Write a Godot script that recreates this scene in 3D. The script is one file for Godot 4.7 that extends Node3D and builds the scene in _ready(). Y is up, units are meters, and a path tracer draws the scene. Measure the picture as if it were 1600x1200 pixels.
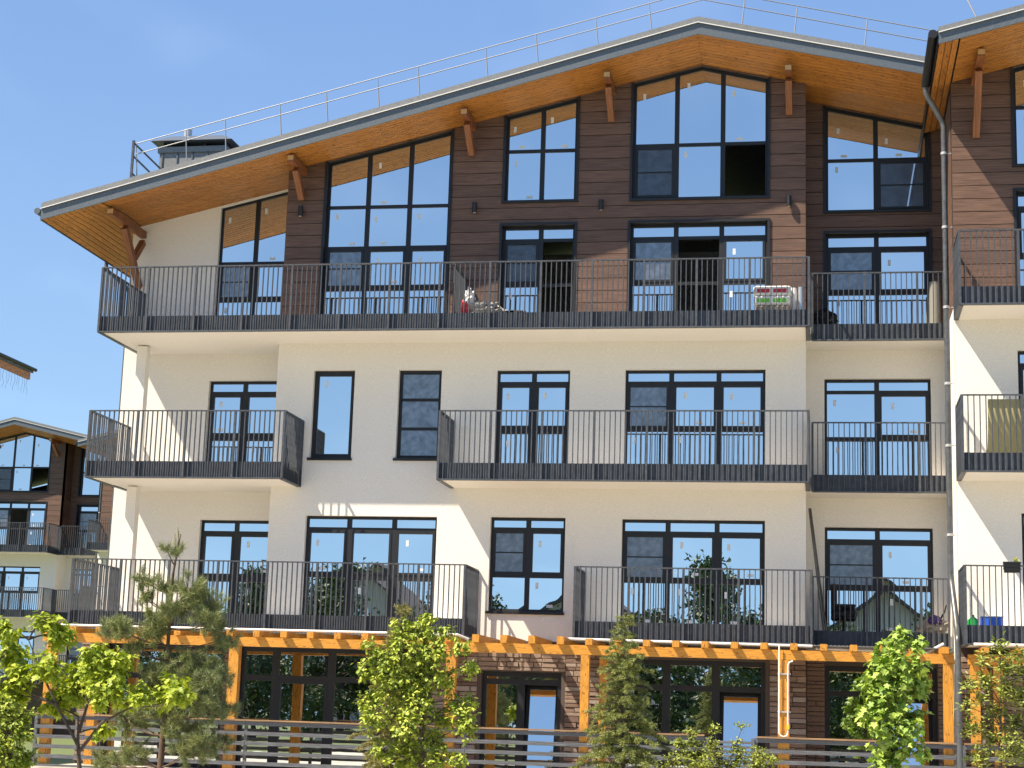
extends Node3D

# ---------------------------------------------------------------- mesh collector
class MB:
	var v := PackedVector3Array()
	var n := PackedVector3Array()
	var c := PackedColorArray()
	var col := Color(1, 1, 1)
	var tint := false
	func tri(a: Vector3, b: Vector3, d: Vector3, nr: Vector3) -> void:
		v.push_back(a)
		if (b - a).cross(d - a).dot(nr) > 0.0:
			v.push_back(d)
			v.push_back(b)
		else:
			v.push_back(b)
			v.push_back(d)
		n.push_back(nr)
		n.push_back(nr)
		n.push_back(nr)
		if tint:
			c.push_back(col)
			c.push_back(col)
			c.push_back(col)
	func face(a: Vector3, b: Vector3, d: Vector3) -> void:
		tri(a, b, d, (b - a).cross(d - a).normalized())
	func quad(a: Vector3, b: Vector3, d: Vector3, e: Vector3, nr: Vector3) -> void:
		tri(a, b, d, nr)
		tri(a, d, e, nr)
	func hexa(p: Array) -> void:
		# eight corners: bottom ring 0-3, top ring 4-7
		var m := Vector3.ZERO
		for q in p:
			m += q
		m /= 8.0
		for f in [[0, 1, 2, 3], [4, 5, 6, 7], [0, 1, 5, 4], [1, 2, 6, 5], [2, 3, 7, 6], [3, 0, 4, 7]]:
			var a: Vector3 = p[f[0]]
			var b: Vector3 = p[f[1]]
			var d: Vector3 = p[f[2]]
			var e: Vector3 = p[f[3]]
			var nr := (d - a).cross(e - b).normalized()
			if nr.dot((a + b + d + e) / 4.0 - m) < 0.0:
				nr = -nr
			quad(a, b, d, e, nr)
	func box(x0: float, x1: float, y0: float, y1: float, z0: float, z1: float) -> void:
		hexa([Vector3(x0, y0, z0), Vector3(x1, y0, z0), Vector3(x1, y0, z1), Vector3(x0, y0, z1), Vector3(x0, y1, z0), Vector3(x1, y1, z0), Vector3(x1, y1, z1), Vector3(x0, y1, z1)])
	func beam(a: Vector3, b: Vector3, w: float, h: float, up := Vector3.UP) -> void:
		var d := (b - a).normalized()
		var s := d.cross(up)
		if s.length() < 0.01:
			s = d.cross(Vector3.RIGHT)
		s = s.normalized() * w * 0.5
		var u := s.cross(d).normalized() * h * 0.5
		hexa([a - s - u, a + s - u, b + s - u, b - s - u, a - s + u, a + s + u, b + s + u, b - s + u])
	func prism(poly: PackedVector2Array, z0: float, z1: float) -> void:
		var t := Geometry2D.triangulate_polygon(poly)
		for i in range(0, t.size(), 3):
			var a := poly[t[i]]
			var b := poly[t[i + 1]]
			var d := poly[t[i + 2]]
			tri(Vector3(a.x, a.y, z1), Vector3(b.x, b.y, z1), Vector3(d.x, d.y, z1), Vector3(0, 0, 1))
			tri(Vector3(a.x, a.y, z0), Vector3(b.x, b.y, z0), Vector3(d.x, d.y, z0), Vector3(0, 0, -1))
		var cw := Geometry2D.is_polygon_clockwise(poly)
		for i in poly.size():
			var a := poly[i]
			var b := poly[(i + 1) % poly.size()]
			var e := (b - a).normalized()
			var nr := Vector3(-e.y, e.x, 0) if cw else Vector3(e.y, -e.x, 0)
			quad(Vector3(a.x, a.y, z0), Vector3(b.x, b.y, z0), Vector3(b.x, b.y, z1), Vector3(a.x, a.y, z1), nr)
	func tube(pts: Array, r0: float, r1: float, seg := 8) -> void:
		var k := pts.size()
		var rings := []
		var last := Vector3.ZERO
		for i in k:
			var d: Vector3 = (pts[min(i + 1, k - 1)] - pts[max(i - 1, 0)]).normalized()
			var s := last
			if i == 0:
				s = d.cross(Vector3.UP)
				if s.length() < 0.05:
					s = d.cross(Vector3.RIGHT)
			s = (s - d * s.dot(d)).normalized()
			last = s
			var u := d.cross(s)
			var r := lerpf(r0, r1, float(i) / max(1, k - 1))
			var ring := []
			for j in seg:
				var a := TAU * j / seg
				ring.append([pts[i] + (s * cos(a) + u * sin(a)) * r, s * cos(a) + u * sin(a)])
			rings.append(ring)
		for i in k - 1:
			for j in seg:
				var p: Array = rings[i][j]
				var q: Array = rings[i][(j + 1) % seg]
				var p2: Array = rings[i + 1][j]
				var q2: Array = rings[i + 1][(j + 1) % seg]
				smooth(p[0], q[0], q2[0], p[1], q[1], q2[1])
				smooth(p[0], q2[0], p2[0], p[1], q2[1], p2[1])
		for i in [0, k - 1]:
			for j in range(1, seg - 1):
				var o: Vector3 = pts[0] - pts[1] if i == 0 else pts[k - 1] - pts[k - 2]
				tri(rings[i][0][0], rings[i][j][0], rings[i][j + 1][0], o.normalized())
	func smooth(a: Vector3, b: Vector3, d: Vector3, na: Vector3, nb: Vector3, nd: Vector3) -> void:
		v.push_back(a)
		n.push_back(na)
		if (b - a).cross(d - a).dot(na + nb + nd) > 0.0:
			v.push_back(d)
			v.push_back(b)
			n.push_back(nd)
			n.push_back(nb)
		else:
			v.push_back(b)
			v.push_back(d)
			n.push_back(nb)
			n.push_back(nd)
		if tint:
			c.push_back(col)
			c.push_back(col)
			c.push_back(col)
	func blob(at: Vector3, r: Vector3, rng_noise: FastNoiseLite, rough: float, rows := 10, cols := 14, flat := -9.0) -> void:
		# a lumpy closed shape; what would fall below flat rests on it
		var g := []
		for i in rows + 1:
			var line := []
			for j in cols:
				var a := PI * i / rows
				var b := TAU * j / cols
				var d := Vector3(sin(a) * cos(b), cos(a), sin(a) * sin(b))
				var k := 1.0 + rough * rng_noise.get_noise_3dv((d + at) * 60.0)
				var p := at + d * r * k
				p.y = max(p.y, flat)
				line.append(p)
			g.append(line)
		for i in rows:
			for j in cols:
				var q := (j + 1) % cols
				var mid: Vector3 = (g[i][j] + g[i + 1][q]) * 0.5 - at
				for t in [[g[i][j], g[i][q], g[i + 1][q]], [g[i][j], g[i + 1][q], g[i + 1][j]]]:
					var nr: Vector3 = (t[1] - t[0]).cross(t[2] - t[0])
					if nr.length() < 1e-7:
						continue
					nr = nr.normalized()
					if nr.dot(mid) < 0:
						nr = -nr
					tri(t[0], t[1], t[2], nr)
	func mesh() -> ArrayMesh:
		var a := []
		a.resize(Mesh.ARRAY_MAX)
		a[Mesh.ARRAY_VERTEX] = v
		a[Mesh.ARRAY_NORMAL] = n
		if tint:
			a[Mesh.ARRAY_COLOR] = c
		var m := ArrayMesh.new()
		m.add_surface_from_arrays(Mesh.PRIMITIVE_TRIANGLES, a)
		return m

func cloud_cover() -> ImageTexture:
	# thin fair-weather wisps, the same all round the sky
	var f := FastNoiseLite.new()
	f.seed = 77
	f.frequency = 1.0
	f.fractal_octaves = 5
	var im := Image.create(1024, 512, false, Image.FORMAT_RGBA8)
	for y in 512:
		var up := PI * (0.5 - (y + 0.5) / 512.0)
		for x in 1024:
			var a := TAU * x / 1024.0
			var d := Vector3(cos(a) * cos(up), sin(up), sin(a) * cos(up))
			var k := 0.0
			if up > 0.0:
				# stretched on a layer overhead
				var p := Vector2(d.x, d.z) / (d.y + 0.16)
				var n := f.get_noise_2d(p.x * 1.1, p.y * 2.0) + 0.45 * f.get_noise_2d(p.x * 4.5 + 9.0, p.y * 6.0)
				k = clampf((n - 0.06) * 1.5, 0.0, 0.75)
				k *= smoothstep(0.0, 0.08, d.y)
			im.set_pixel(x, y, Color(1, 1, 1, k))
	return ImageTexture.create_from_image(im)

var M := {}
var rng := RandomNumberGenerator.new()
var nz := FastNoiseLite.new()
var used := {}

func numbered(called: String) -> String:
	var k: int = used.get(called, 0)
	used[called] = k + 1
	return called if k == 0 else "%s_%03d" % [called, k]

func thing(called: String, label: String, category: String, at := Vector3.ZERO, group := "") -> Node3D:
	var o := Node3D.new()
	o.name = numbered(called)
	o.position = at
	add_child(o)
	tag(o, label, category, group)
	return o

func tag(o: Node, label: String, category: String, group := "") -> void:
	o.set_meta("label", label)
	o.set_meta("category", category)
	if group != "":
		o.set_meta("group", group)

func part(mb: MB, called: String, mat: Material, parent: Node, label := "") -> MeshInstance3D:
	var o := MeshInstance3D.new()
	o.mesh = mb.mesh()
	o.material_override = mat
	if parent == self:
		o.name = numbered(called)
		add_child(o)
	else:
		o.name = called
		parent.add_child(o, true)
	if label != "":
		o.set_meta("label", label)
	return o

func copy_part(mesh: Mesh, called: String, mat: Material, parent: Node, at: Vector3) -> MeshInstance3D:
	var o := MeshInstance3D.new()
	o.mesh = mesh
	o.material_override = mat
	o.name = called
	o.position = at
	parent.add_child(o, true)
	return o

func group_node(called: String, parent: Node) -> Node3D:
	var o := Node3D.new()
	o.name = called
	parent.add_child(o, true)
	return o

func struct(o: Node) -> void:
	o.set_meta("kind", "structure")

# ---------------------------------------------------------------- textures and materials
func noise_image(w: int, h: int, fx: float, fy: float, sd: int, lo: float, hi: float, oct := 4) -> Image:
	var f := FastNoiseLite.new()
	f.seed = sd
	f.frequency = 1.0
	f.fractal_octaves = oct
	f.noise_type = FastNoiseLite.TYPE_SIMPLEX_SMOOTH
	var im := Image.create(w, h, true, Image.FORMAT_RGB8)
	for y in h:
		for x in w:
			# wraps in x and y by walking round two circles
			var a := TAU * x / w
			var b := TAU * y / h
			var k := f.get_noise_3d(cos(a) * fx + 7.0 * sin(b) * 0.0, sin(a) * fx + cos(b) * fy, sin(b) * fy)
			var t := clampf(0.5 + k * 0.9, 0, 1)
			var g := lerpf(lo, hi, t)
			im.set_pixel(x, y, Color(g, g, g))
	return im

func tex(im: Image) -> ImageTexture:
	im.generate_mipmaps()
	return ImageTexture.create_from_image(im)

func turned(im: Image) -> Image:
	var o := Image.create(im.get_height(), im.get_width(), true, im.get_format())
	for y in im.get_height():
		for x in im.get_width():
			o.set_pixel(y, x, im.get_pixel(x, y))
	return o

func normal_of(im: Image, k: float) -> ImageTexture:
	var o: Image = im.duplicate()
	o.clear_mipmaps()
	o.convert(Image.FORMAT_RGBA8)
	o.bump_map_to_normal_map(k)
	return tex(o)

func lin(r: float, g: float, b: float) -> Color:
	return Color(r, g, b).linear_to_srgb()

func mat(r: float, g: float, b: float, rough := 0.7, metal := 0.0, t: Texture2D = null, scale := Vector3.ONE, nt: Texture2D = null, ns := 1.0, off := Vector3.ZERO) -> StandardMaterial3D:
	var m := StandardMaterial3D.new()
	m.albedo_color = lin(r, g, b)
	m.roughness = rough
	m.metallic = metal
	if t != null or nt != null:
		m.uv1_triplanar = true
		m.uv1_world_triplanar = true
		m.uv1_scale = scale
		m.uv1_offset = off
		m.uv1_triplanar_sharpness = 6.0
	if t != null:
		m.albedo_texture = t
	if nt != null:
		m.normal_enabled = true
		m.normal_texture = nt
		m.normal_scale = ns
	return m

func leaf_mat(back: Color) -> StandardMaterial3D:
	var m := StandardMaterial3D.new()
	m.vertex_color_use_as_albedo = true
	m.roughness = 0.55
	m.cull_mode = BaseMaterial3D.CULL_DISABLED
	m.backlight_enabled = true
	m.backlight = back
	return m

func make_materials() -> void:
	var streak := noise_image(512, 512, 0.9, 24.0, 11, 0.52, 1.0, 5)
	var fine := noise_image(256, 256, 14.0, 14.0, 21, 0.86, 1.0, 3)
	var blotch := noise_image(256, 256, 2.0, 2.0, 31, 0.8, 1.0, 5)
	var wave := noise_image(256, 256, 1.2, 1.2, 41, 0.0, 1.0, 2)
	var smear := noise_image(256, 256, 1.5, 7.0, 51, 0.7, 1.0, 4)
	# pine boards: streaks and knots
	var pine := noise_image(512, 512, 1.2, 20.0, 61, 0.72, 1.0, 4)
	var r := RandomNumberGenerator.new()
	r.seed = 5
	for k in 150:
		var cx := r.randi_range(0, 511)
		var cy := r.randi_range(0, 511)
		var rx := r.randf_range(3, 16)
		var ry := r.randf_range(1.2, 3.2)
		var bend := r.randf_range(-0.25, 0.25)
		for dy in range(-8, 9):
			for dx in range(-17, 18):
				var q := pow(dx / rx, 2) + pow((dy - bend * dx) / ry, 2)
				if q < 1.0:
					var px := (cx + dx + 512) % 512
					var py := (cy + dy + 512) % 512
					var o := pine.get_pixel(px, py).r
					o *= lerpf(0.35, 0.95, q)
					pine.set_pixel(px, py, Color(o, o * 0.85, o * 0.75))
	var t_streak := tex(streak)
	var t_streak_up := tex(turned(streak))
	var t_pine := tex(pine)
	var t_pine_deep := tex(turned(pine))
	var t_fine := tex(fine)
	var t_blotch := tex(blotch)
	var t_smear := tex(smear)
	var n_fine := normal_of(fine, 3.0)
	var n_wave := normal_of(wave, 1.0)
	var n_streak := normal_of(streak, 2.0)
	M.stucco = mat(0.88, 0.85, 0.79, 0.92, 0, t_fine, Vector3.ONE * 0.9, n_fine, 0.2)
	M.interior = mat(0.30, 0.285, 0.26, 0.95)
	M.cladding = []
	for k in 5:
		var d: float = [1.0, 0.88, 1.12, 0.94, 1.05][k]
		M.cladding.append(mat(0.215 * d, 0.12 * d, 0.08 * d, 0.55, 0, t_streak, Vector3(0.33, 0.9, 0.33), n_streak, 0.25, Vector3(0.37 * k, 0.21 * k, 0.0)))
	M.membrane = mat(0.02, 0.018, 0.016, 0.9)
	M.soffit = []
	M.soffit_deep = []
	for k in 3:
		var d: float = [1.0, 0.9, 1.08][k]
		M.soffit.append(mat(0.52 * d, 0.215 * d, 0.04 * d, 0.5, 0, t_pine, Vector3(0.55, 0.55, 0.55), null, 1.0, Vector3(0.31 * k, 0, 0.17 * k)))
		M.soffit_deep.append(mat(0.52 * d, 0.215 * d, 0.04 * d, 0.5, 0, t_pine_deep, Vector3(0.55, 0.55, 0.55), null, 1.0, Vector3(0.31 * k, 0, 0.17 * k)))
	M.bracket = mat(0.36, 0.13, 0.045, 0.55, 0, t_streak_up, Vector3(0.6, 0.5, 0.6))
	M.end_grain = mat(0.60, 0.38, 0.17, 0.8, 0, t_blotch, Vector3.ONE * 3.0)
	M.timber = mat(0.72, 0.33, 0.04, 0.5, 0, t_pine, Vector3(0.8, 0.8, 0.8))
	M.timber_up = mat(0.72, 0.33, 0.04, 0.5, 0, t_pine_deep, Vector3(0.8, 0.8, 0.8))
	M.frame = mat(0.008, 0.009, 0.012, 0.5)
	M.rail = mat(0.085, 0.095, 0.11, 0.45, 0.2, t_blotch, Vector3.ONE * 0.7)
	M.sheet = mat(0.075, 0.086, 0.106, 0.5, 0.2, t_blotch, Vector3.ONE * 0.4)
	M.fascia = mat(0.115, 0.14, 0.165, 0.42, 0.1, t_fine, Vector3.ONE * 0.3)
	M.fascia_cap = mat(0.22, 0.23, 0.235, 0.45, 0.1, t_fine, Vector3.ONE * 0.3)
	M.roof_top = mat(0.10, 0.11, 0.12, 0.5, 0.2, t_blotch, Vector3.ONE * 0.3)
	M.black_metal = mat(0.012, 0.013, 0.015, 0.4)
	M.zinc = mat(0.5, 0.51, 0.52, 0.4, 0.4)
	M.guard = mat(0.30, 0.31, 0.32, 0.45, 0.3)
	M.drip = mat(0.72, 0.72, 0.70, 0.4, 0.2)
	M.cap_wood = mat(0.46, 0.29, 0.15, 0.7, 0, t_streak, Vector3(0.5, 0.9, 0.5))
	M.pipe = mat(0.125, 0.135, 0.145, 0.35, 0.3, t_blotch, Vector3.ONE * 0.5)
	M.pvc = mat(0.78, 0.77, 0.74, 0.4)
	M.fence = mat(0.17, 0.185, 0.21, 0.6, 0, t_streak, Vector3(0.5, 0.9, 0.5))
	M.glass = mat(0.72, 0.77, 0.79, 0.0, 1.0, null, Vector3.ONE * 0.22, n_wave, 0.012)
	M.net = mat(0.30, 0.325, 0.35, 0.3, 0.8, t_blotch, Vector3(0.5, 0.5, 0.5))
	M.net_open = M.net.duplicate()
	M.net_open.transparency = BaseMaterial3D.TRANSPARENCY_ALPHA
	M.net_open.albedo_color.a = 0.3
	M.sticker = mat(0.62, 0.66, 0.68, 0.6)
	M.stone = []
	for q in [[0.30, 0.20, 0.15], [0.24, 0.16, 0.12], [0.36, 0.27, 0.21], [0.20, 0.13, 0.10], [0.40, 0.33, 0.28]]:
		M.stone.append(mat(q[0], q[1], q[2], 0.9, 0, t_blotch, Vector3.ONE * 2.5, n_fine, 0.8))
	M.mortar = mat(0.09, 0.07, 0.06, 0.95)
	M.ground = mat(0.60, 0.56, 0.47, 0.95, 0, t_blotch, Vector3.ONE * 0.15)
	M.grass = mat(0.13, 0.17, 0.05, 0.95, 0, t_blotch, Vector3.ONE * 0.5)
	M.bark = mat(0.14, 0.11, 0.085, 0.9, 0, t_streak_up, Vector3.ONE * 3.0)
	M.pine_bark = mat(0.20, 0.13, 0.09, 0.9, 0, t_streak_up, Vector3.ONE * 3.0)
	M.leaf_yellow = leaf_mat(lin(0.48, 0.52, 0.02))
	M.leaf = leaf_mat(lin(0.30, 0.36, 0.03))
	M.needle = leaf_mat(lin(0.09, 0.11, 0.02))
	M.far_leaf = leaf_mat(lin(0.05, 0.08, 0.015))
	M.sack = mat(0.45, 0.43, 0.40, 0.7, 0, t_blotch, Vector3.ONE * 6.0)
	M.red = mat(0.55, 0.03, 0.05, 0.5)
	M.white = mat(0.80, 0.80, 0.78, 0.45)
	M.green = mat(0.18, 0.60, 0.07, 0.5)
	M.foil = mat(0.6, 0.63, 0.68, 0.3, 0.7)
	M.fabric = mat(0.52, 0.47, 0.25, 0.9, 0, t_fine, Vector3.ONE * 3.0)
	M.black_cloth = mat(0.008, 0.008, 0.009, 0.7)
	M.blue = mat(0.03, 0.12, 0.60, 0.4)
	M.bottle = mat(0.02, 0.32, 0.06, 0.3)
	M.purple = mat(0.06, 0.03, 0.16, 0.7)
	M.canvas = mat(0.42, 0.36, 0.29, 0.9, 0, t_blotch, Vector3.ONE * 5.0)
	M.mesh_roll = mat(0.30, 0.30, 0.27, 0.6, 0.2, t_fine, Vector3.ONE * 8.0)
	M.house_wall = mat(0.55, 0.50, 0.42, 0.9)
	M.house_roof = mat(0.09, 0.075, 0.07, 0.7)

# ---------------------------------------------------------------- walls, windows, balconies
const STOREY := 3.1
const PITCH := 0.105

func rect(x0: float, x1: float, y0: float, y1: float) -> PackedVector2Array:
	return PackedVector2Array([Vector2(x0, y0), Vector2(x1, y0), Vector2(x1, y1), Vector2(x0, y1)])

func pieces(outer: PackedVector2Array, holes: Array, y0: float, y1: float) -> Array:
	var lo := 1e9
	var hi := -1e9
	for p in outer:
		lo = min(lo, p.x)
		hi = max(hi, p.x)
	var got: Array = Geometry2D.intersect_polygons(rect(lo - 1, hi + 1, y0, y1), outer)
	for h in holes:
		var nxt := []
		for p in got:
			for q in Geometry2D.clip_polygons(p, h):
				nxt.append(q)
		got = nxt
	var out := []
	for p in got:
		if p.size() >= 3 and Geometry2D.triangulate_polygon(p).size() >= 3:
			out.append(p)
	return out

func wall(parent: Node, called: String, m: Material, outer: PackedVector2Array, holes: Array, z0: float, z1: float) -> MeshInstance3D:
	var ys := []
	for p in outer:
		ys.append(p.y)
	for h in holes:
		for p in h:
			ys.append(p.y)
	ys.sort()
	var mb := MB.new()
	for i in ys.size() - 1:
		if ys[i + 1] - ys[i] < 0.004:
			continue
		for p in pieces(outer, holes, ys[i], ys[i + 1]):
			mb.prism(p, z0, z1)
	return part(mb, called, m, parent)

func planks(parent: Node, outer: PackedVector2Array, holes: Array, y0: float, y1: float, z0: float, z1: float) -> void:
	var y := y0
	while y < y1:
		for p in pieces(outer, holes, y, y + 0.262 - 0.014):
			var lo := 1e9
			var hi := -1e9
			for q in p:
				lo = min(lo, q.x)
				hi = max(hi, q.x)
			if hi - lo < 0.03:
				continue
			var mb := MB.new()
			var proud := rng.randf_range(-0.002, 0.003)
			mb.prism(p, z0, z1 + proud)
			part(mb, "plank", M.cladding[rng.randi() % 5], parent)
		y += 0.262

# top: Callable giving the height of the opening's head at x; kinds[row][column], row 0 lowest:
# g fixed pane, s sash, n sash with fly screen, d dark net, o open, t tilted leaf
func window(parent: Node, called: String, x0: float, x1: float, rows: Array, mull: Array, z: float, kinds: Array, o := {}) -> Array:
	var w := group_node(called, parent)
	var rev: float = o.get("reveal", 0.11)
	var t: float = o.get("t", 0.055)
	var mw: float = o.get("m", 0.10)
	var zb := z - rev - 0.07
	var zf := z - rev
	var flat: float = rows[rows.size() - 1]
	var top: Callable = o.get("top", func(_x): return flat)
	var apex: float = o.get("apex", 1e9)
	var glass: Material = o.get("glass", M.glass)
	var mb := MB.new()
	var y0: float = rows[0]
	var head := func(xa: float, xb: float, d: float) -> Array:
		var a := [Vector2(xb, top.call(xb) - d)]
		if apex > xa + 0.01 and apex < xb - 0.01:
			a.append(Vector2(apex, top.call(apex) - d))
		a.append(Vector2(xa, top.call(xa) - d))
		return a
	mb.prism(PackedVector2Array([Vector2(x0, y0), Vector2(x0 + t, y0)] + head.call(x0, x0 + t, 0.0)), zb, zf)
	mb.prism(PackedVector2Array([Vector2(x1 - t, y0), Vector2(x1, y0)] + head.call(x1 - t, x1, 0.0)), zb, zf)
	mb.box(x0 + t, x1 - t, y0, y0 + t, zb, zf)
	var hi: Array = head.call(x0 + t, x1 - t, 0.0)
	var lo: Array = head.call(x0 + t, x1 - t, t * 1.15)
	for i in hi.size() - 1:
		mb.prism(PackedVector2Array([hi[i], hi[i + 1], lo[i + 1], lo[i]]), zb, zf)
	var xs := [x0 + t]
	for q in mull:
		xs.append(q)
	xs.append(x1 - t)
	for q in mull:
		mb.prism(PackedVector2Array([Vector2(q - mw / 2, y0 + t), Vector2(q + mw / 2, y0 + t)] + head.call(q - mw / 2, q + mw / 2, t * 1.15)), zb, zf + 0.004)
	for i in xs.size() - 1:
		var xa: float = xs[i] + (mw / 2 if i > 0 else 0.0)
		var xb: float = xs[i + 1] - (mw / 2 if i < xs.size() - 2 else 0.0)
		for j in rows.size() - 1:
			var last := j == rows.size() - 2
			var ya: float = rows[j] + (t if j == 0 else mw * 0.36)
			var yb: float = rows[j + 1] - (0.0 if last else mw * 0.36)
			if not last:
				mb.box(xa, xb, yb, yb + mw * 0.72, zb, zf + 0.002)
			var k: String = kinds[j][i]
			var cell: PackedVector2Array
			if last:
				cell = PackedVector2Array([Vector2(xa, ya), Vector2(xb, ya)] + head.call(xa, xb, t * 1.15))
			else:
				cell = rect(xa, xb, ya, yb)
			if k == "o":
				continue
			var inset := 0.0
			if k in ["s", "n", "d", "t", "f"] and not (last and o.has("top")):
				inset = 0.05 if k != "f" else 0.012
			if last and not o.has("top"):
				cell = rect(xa, xb, ya, yb - t * 1.15)
				yb -= t * 1.15
			if k == "t":
				var r := MB.new()
				var wd := xb - xa
				var ht := yb - ya
				r.box(-wd / 2, wd / 2, 0, 0.07, -0.05, 0.012)
				r.box(-wd / 2, wd / 2, ht - 0.07, ht, -0.05, 0.012)
				r.box(-wd / 2, -wd / 2 + 0.07, 0.07, ht - 0.07, -0.05, 0.012)
				r.box(wd / 2 - 0.07, wd / 2, 0.07, ht - 0.07, -0.05, 0.012)
				var g := MB.new()
				g.box(-wd / 2 + 0.07, wd / 2 - 0.07, 0.07, ht - 0.07, -0.03, -0.012)
				for e in [[r, "sash", M.frame], [g, "pane", M.glass]]:
					var p := part(e[0], e[1], e[2], w)
					p.position = Vector3((xa + xb) / 2, ya + 0.01, zf - 0.02)
					p.rotation_degrees.x = -8.5
				continue
			if inset > 0.0:
				mb.box(xa, xb, ya, ya + inset, zb + 0.01, zf + 0.014)
				mb.box(xa, xb, yb - inset, yb, zb + 0.01, zf + 0.014)
				mb.box(xa, xa + inset, ya + inset, yb - inset, zb + 0.01, zf + 0.014)
				mb.box(xb - inset, xb, ya + inset, yb - inset, zb + 0.01, zf + 0.014)
				cell = rect(xa + inset, xb - inset, ya + inset, yb - inset)
			var pm := MB.new()
			pm.prism(cell, zf - 0.04, zf - 0.022)
			# no two panes sit quite true in their beads
			var lean := Vector2(rng.randf_range(-0.0045, 0.0045), rng.randf_range(-0.0045, 0.0045))
			var mid := Vector2((xa + xb) / 2, (ya + yb) / 2)
			for i2 in pm.v.size():
				var pv := pm.v[i2]
				pm.v[i2].z += (pv.x - mid.x) * lean.x + (pv.y - mid.y) * lean.y
				if absf(pm.n[i2].z) > 0.5:
					pm.n[i2] = Vector3(-lean.x, -lean.y, 1.0).normalized() * signf(pm.n[i2].z)
			if k != "d":
				part(pm, "pane", glass, w)
			if k == "n" or k == "d" or k == "f":
				var s := MB.new()
				s.prism(cell, zf - 0.014, zf - 0.010)
				part(s, "fly_screen", M.net_open if k == "d" else M.net, w)
				if k == "f":
					continue
				var bar := MB.new()
				bar.box(xa + inset, xb - inset, (ya + yb) / 2 - 0.012, (ya + yb) / 2 + 0.012, zf - 0.012, zf + 0.006)
				part(bar, "screen_bar", M.frame, w)
			elif yb - ya > 0.4 and rng.randf() < 0.75 and not o.has("plain"):
				var st := MB.new()
				var sx := xa + inset + (xb - xa) * rng.randf_range(0.12, 0.2)
				var sy := yb - inset - rng.randf_range(0.22, 0.3)
				if last and o.has("top"):
					sy = min(top.call(xa), top.call(xb)) - t - 0.30
				st.box(sx, sx + 0.06, sy, sy + 0.13, zf - 0.021, zf - 0.019)
				part(st, "sticker", M.sticker, w)
				if rng.randf() < 0.6:
					st = MB.new()
					var s2 := xa + inset + (xb - xa) * rng.randf_range(0.1, 0.6)
					st.box(s2, s2 + 0.13, ya + inset + 0.04, ya + inset + 0.10, zf - 0.021, zf - 0.019)
					part(st, "sticker", M.sticker, w)
	if o.get("trim", false):
		var q := 0.05
		mb.prism(PackedVector2Array([Vector2(x0 - q, y0), Vector2(x0, y0), Vector2(x0, top.call(x0)), Vector2(x0 - q, top.call(x0 - q))]), zb, z + 0.035)
		mb.prism(PackedVector2Array([Vector2(x1, y0), Vector2(x1 + q, y0), Vector2(x1 + q, top.call(x1 + q)), Vector2(x1, top.call(x1))]), zb, z + 0.035)
		if not o.has("top"):
			mb.box(x0 - q, x1 + q, flat, flat + q, zb, z + 0.037)
		if o.get("bottom_trim", false):
			mb.box(x0 - q, x1 + q, y0 - q, y0, zb, z + 0.05)
	part(mb, "frame", M.frame, w)
	if o.get("sill", false):
		var s := MB.new()
		s.box(x0 - 0.04, x1 + 0.02, y0 - 0.055, y0 - 0.002, zb, z + 0.05)
		part(s, "sill", M.frame, w)
	# the opening in the wall
	var q := 0.05 if o.get("trim", false) else 0.0
	var hole := PackedVector2Array([Vector2(x0 - q, y0 - (q if o.get("bottom_trim", false) else 0.0)), Vector2(x1 + q, y0 - (q if o.get("bottom_trim", false) else 0.0))])
	if o.has("top"):
		for p in head.call(x0 - q, x1 + q, 0.0):
			hole.append(p)
	else:
		hole.append(Vector2(x1 + q, flat + q))
		hole.append(Vector2(x0 - q, flat + q))
	return [hole]

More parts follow.
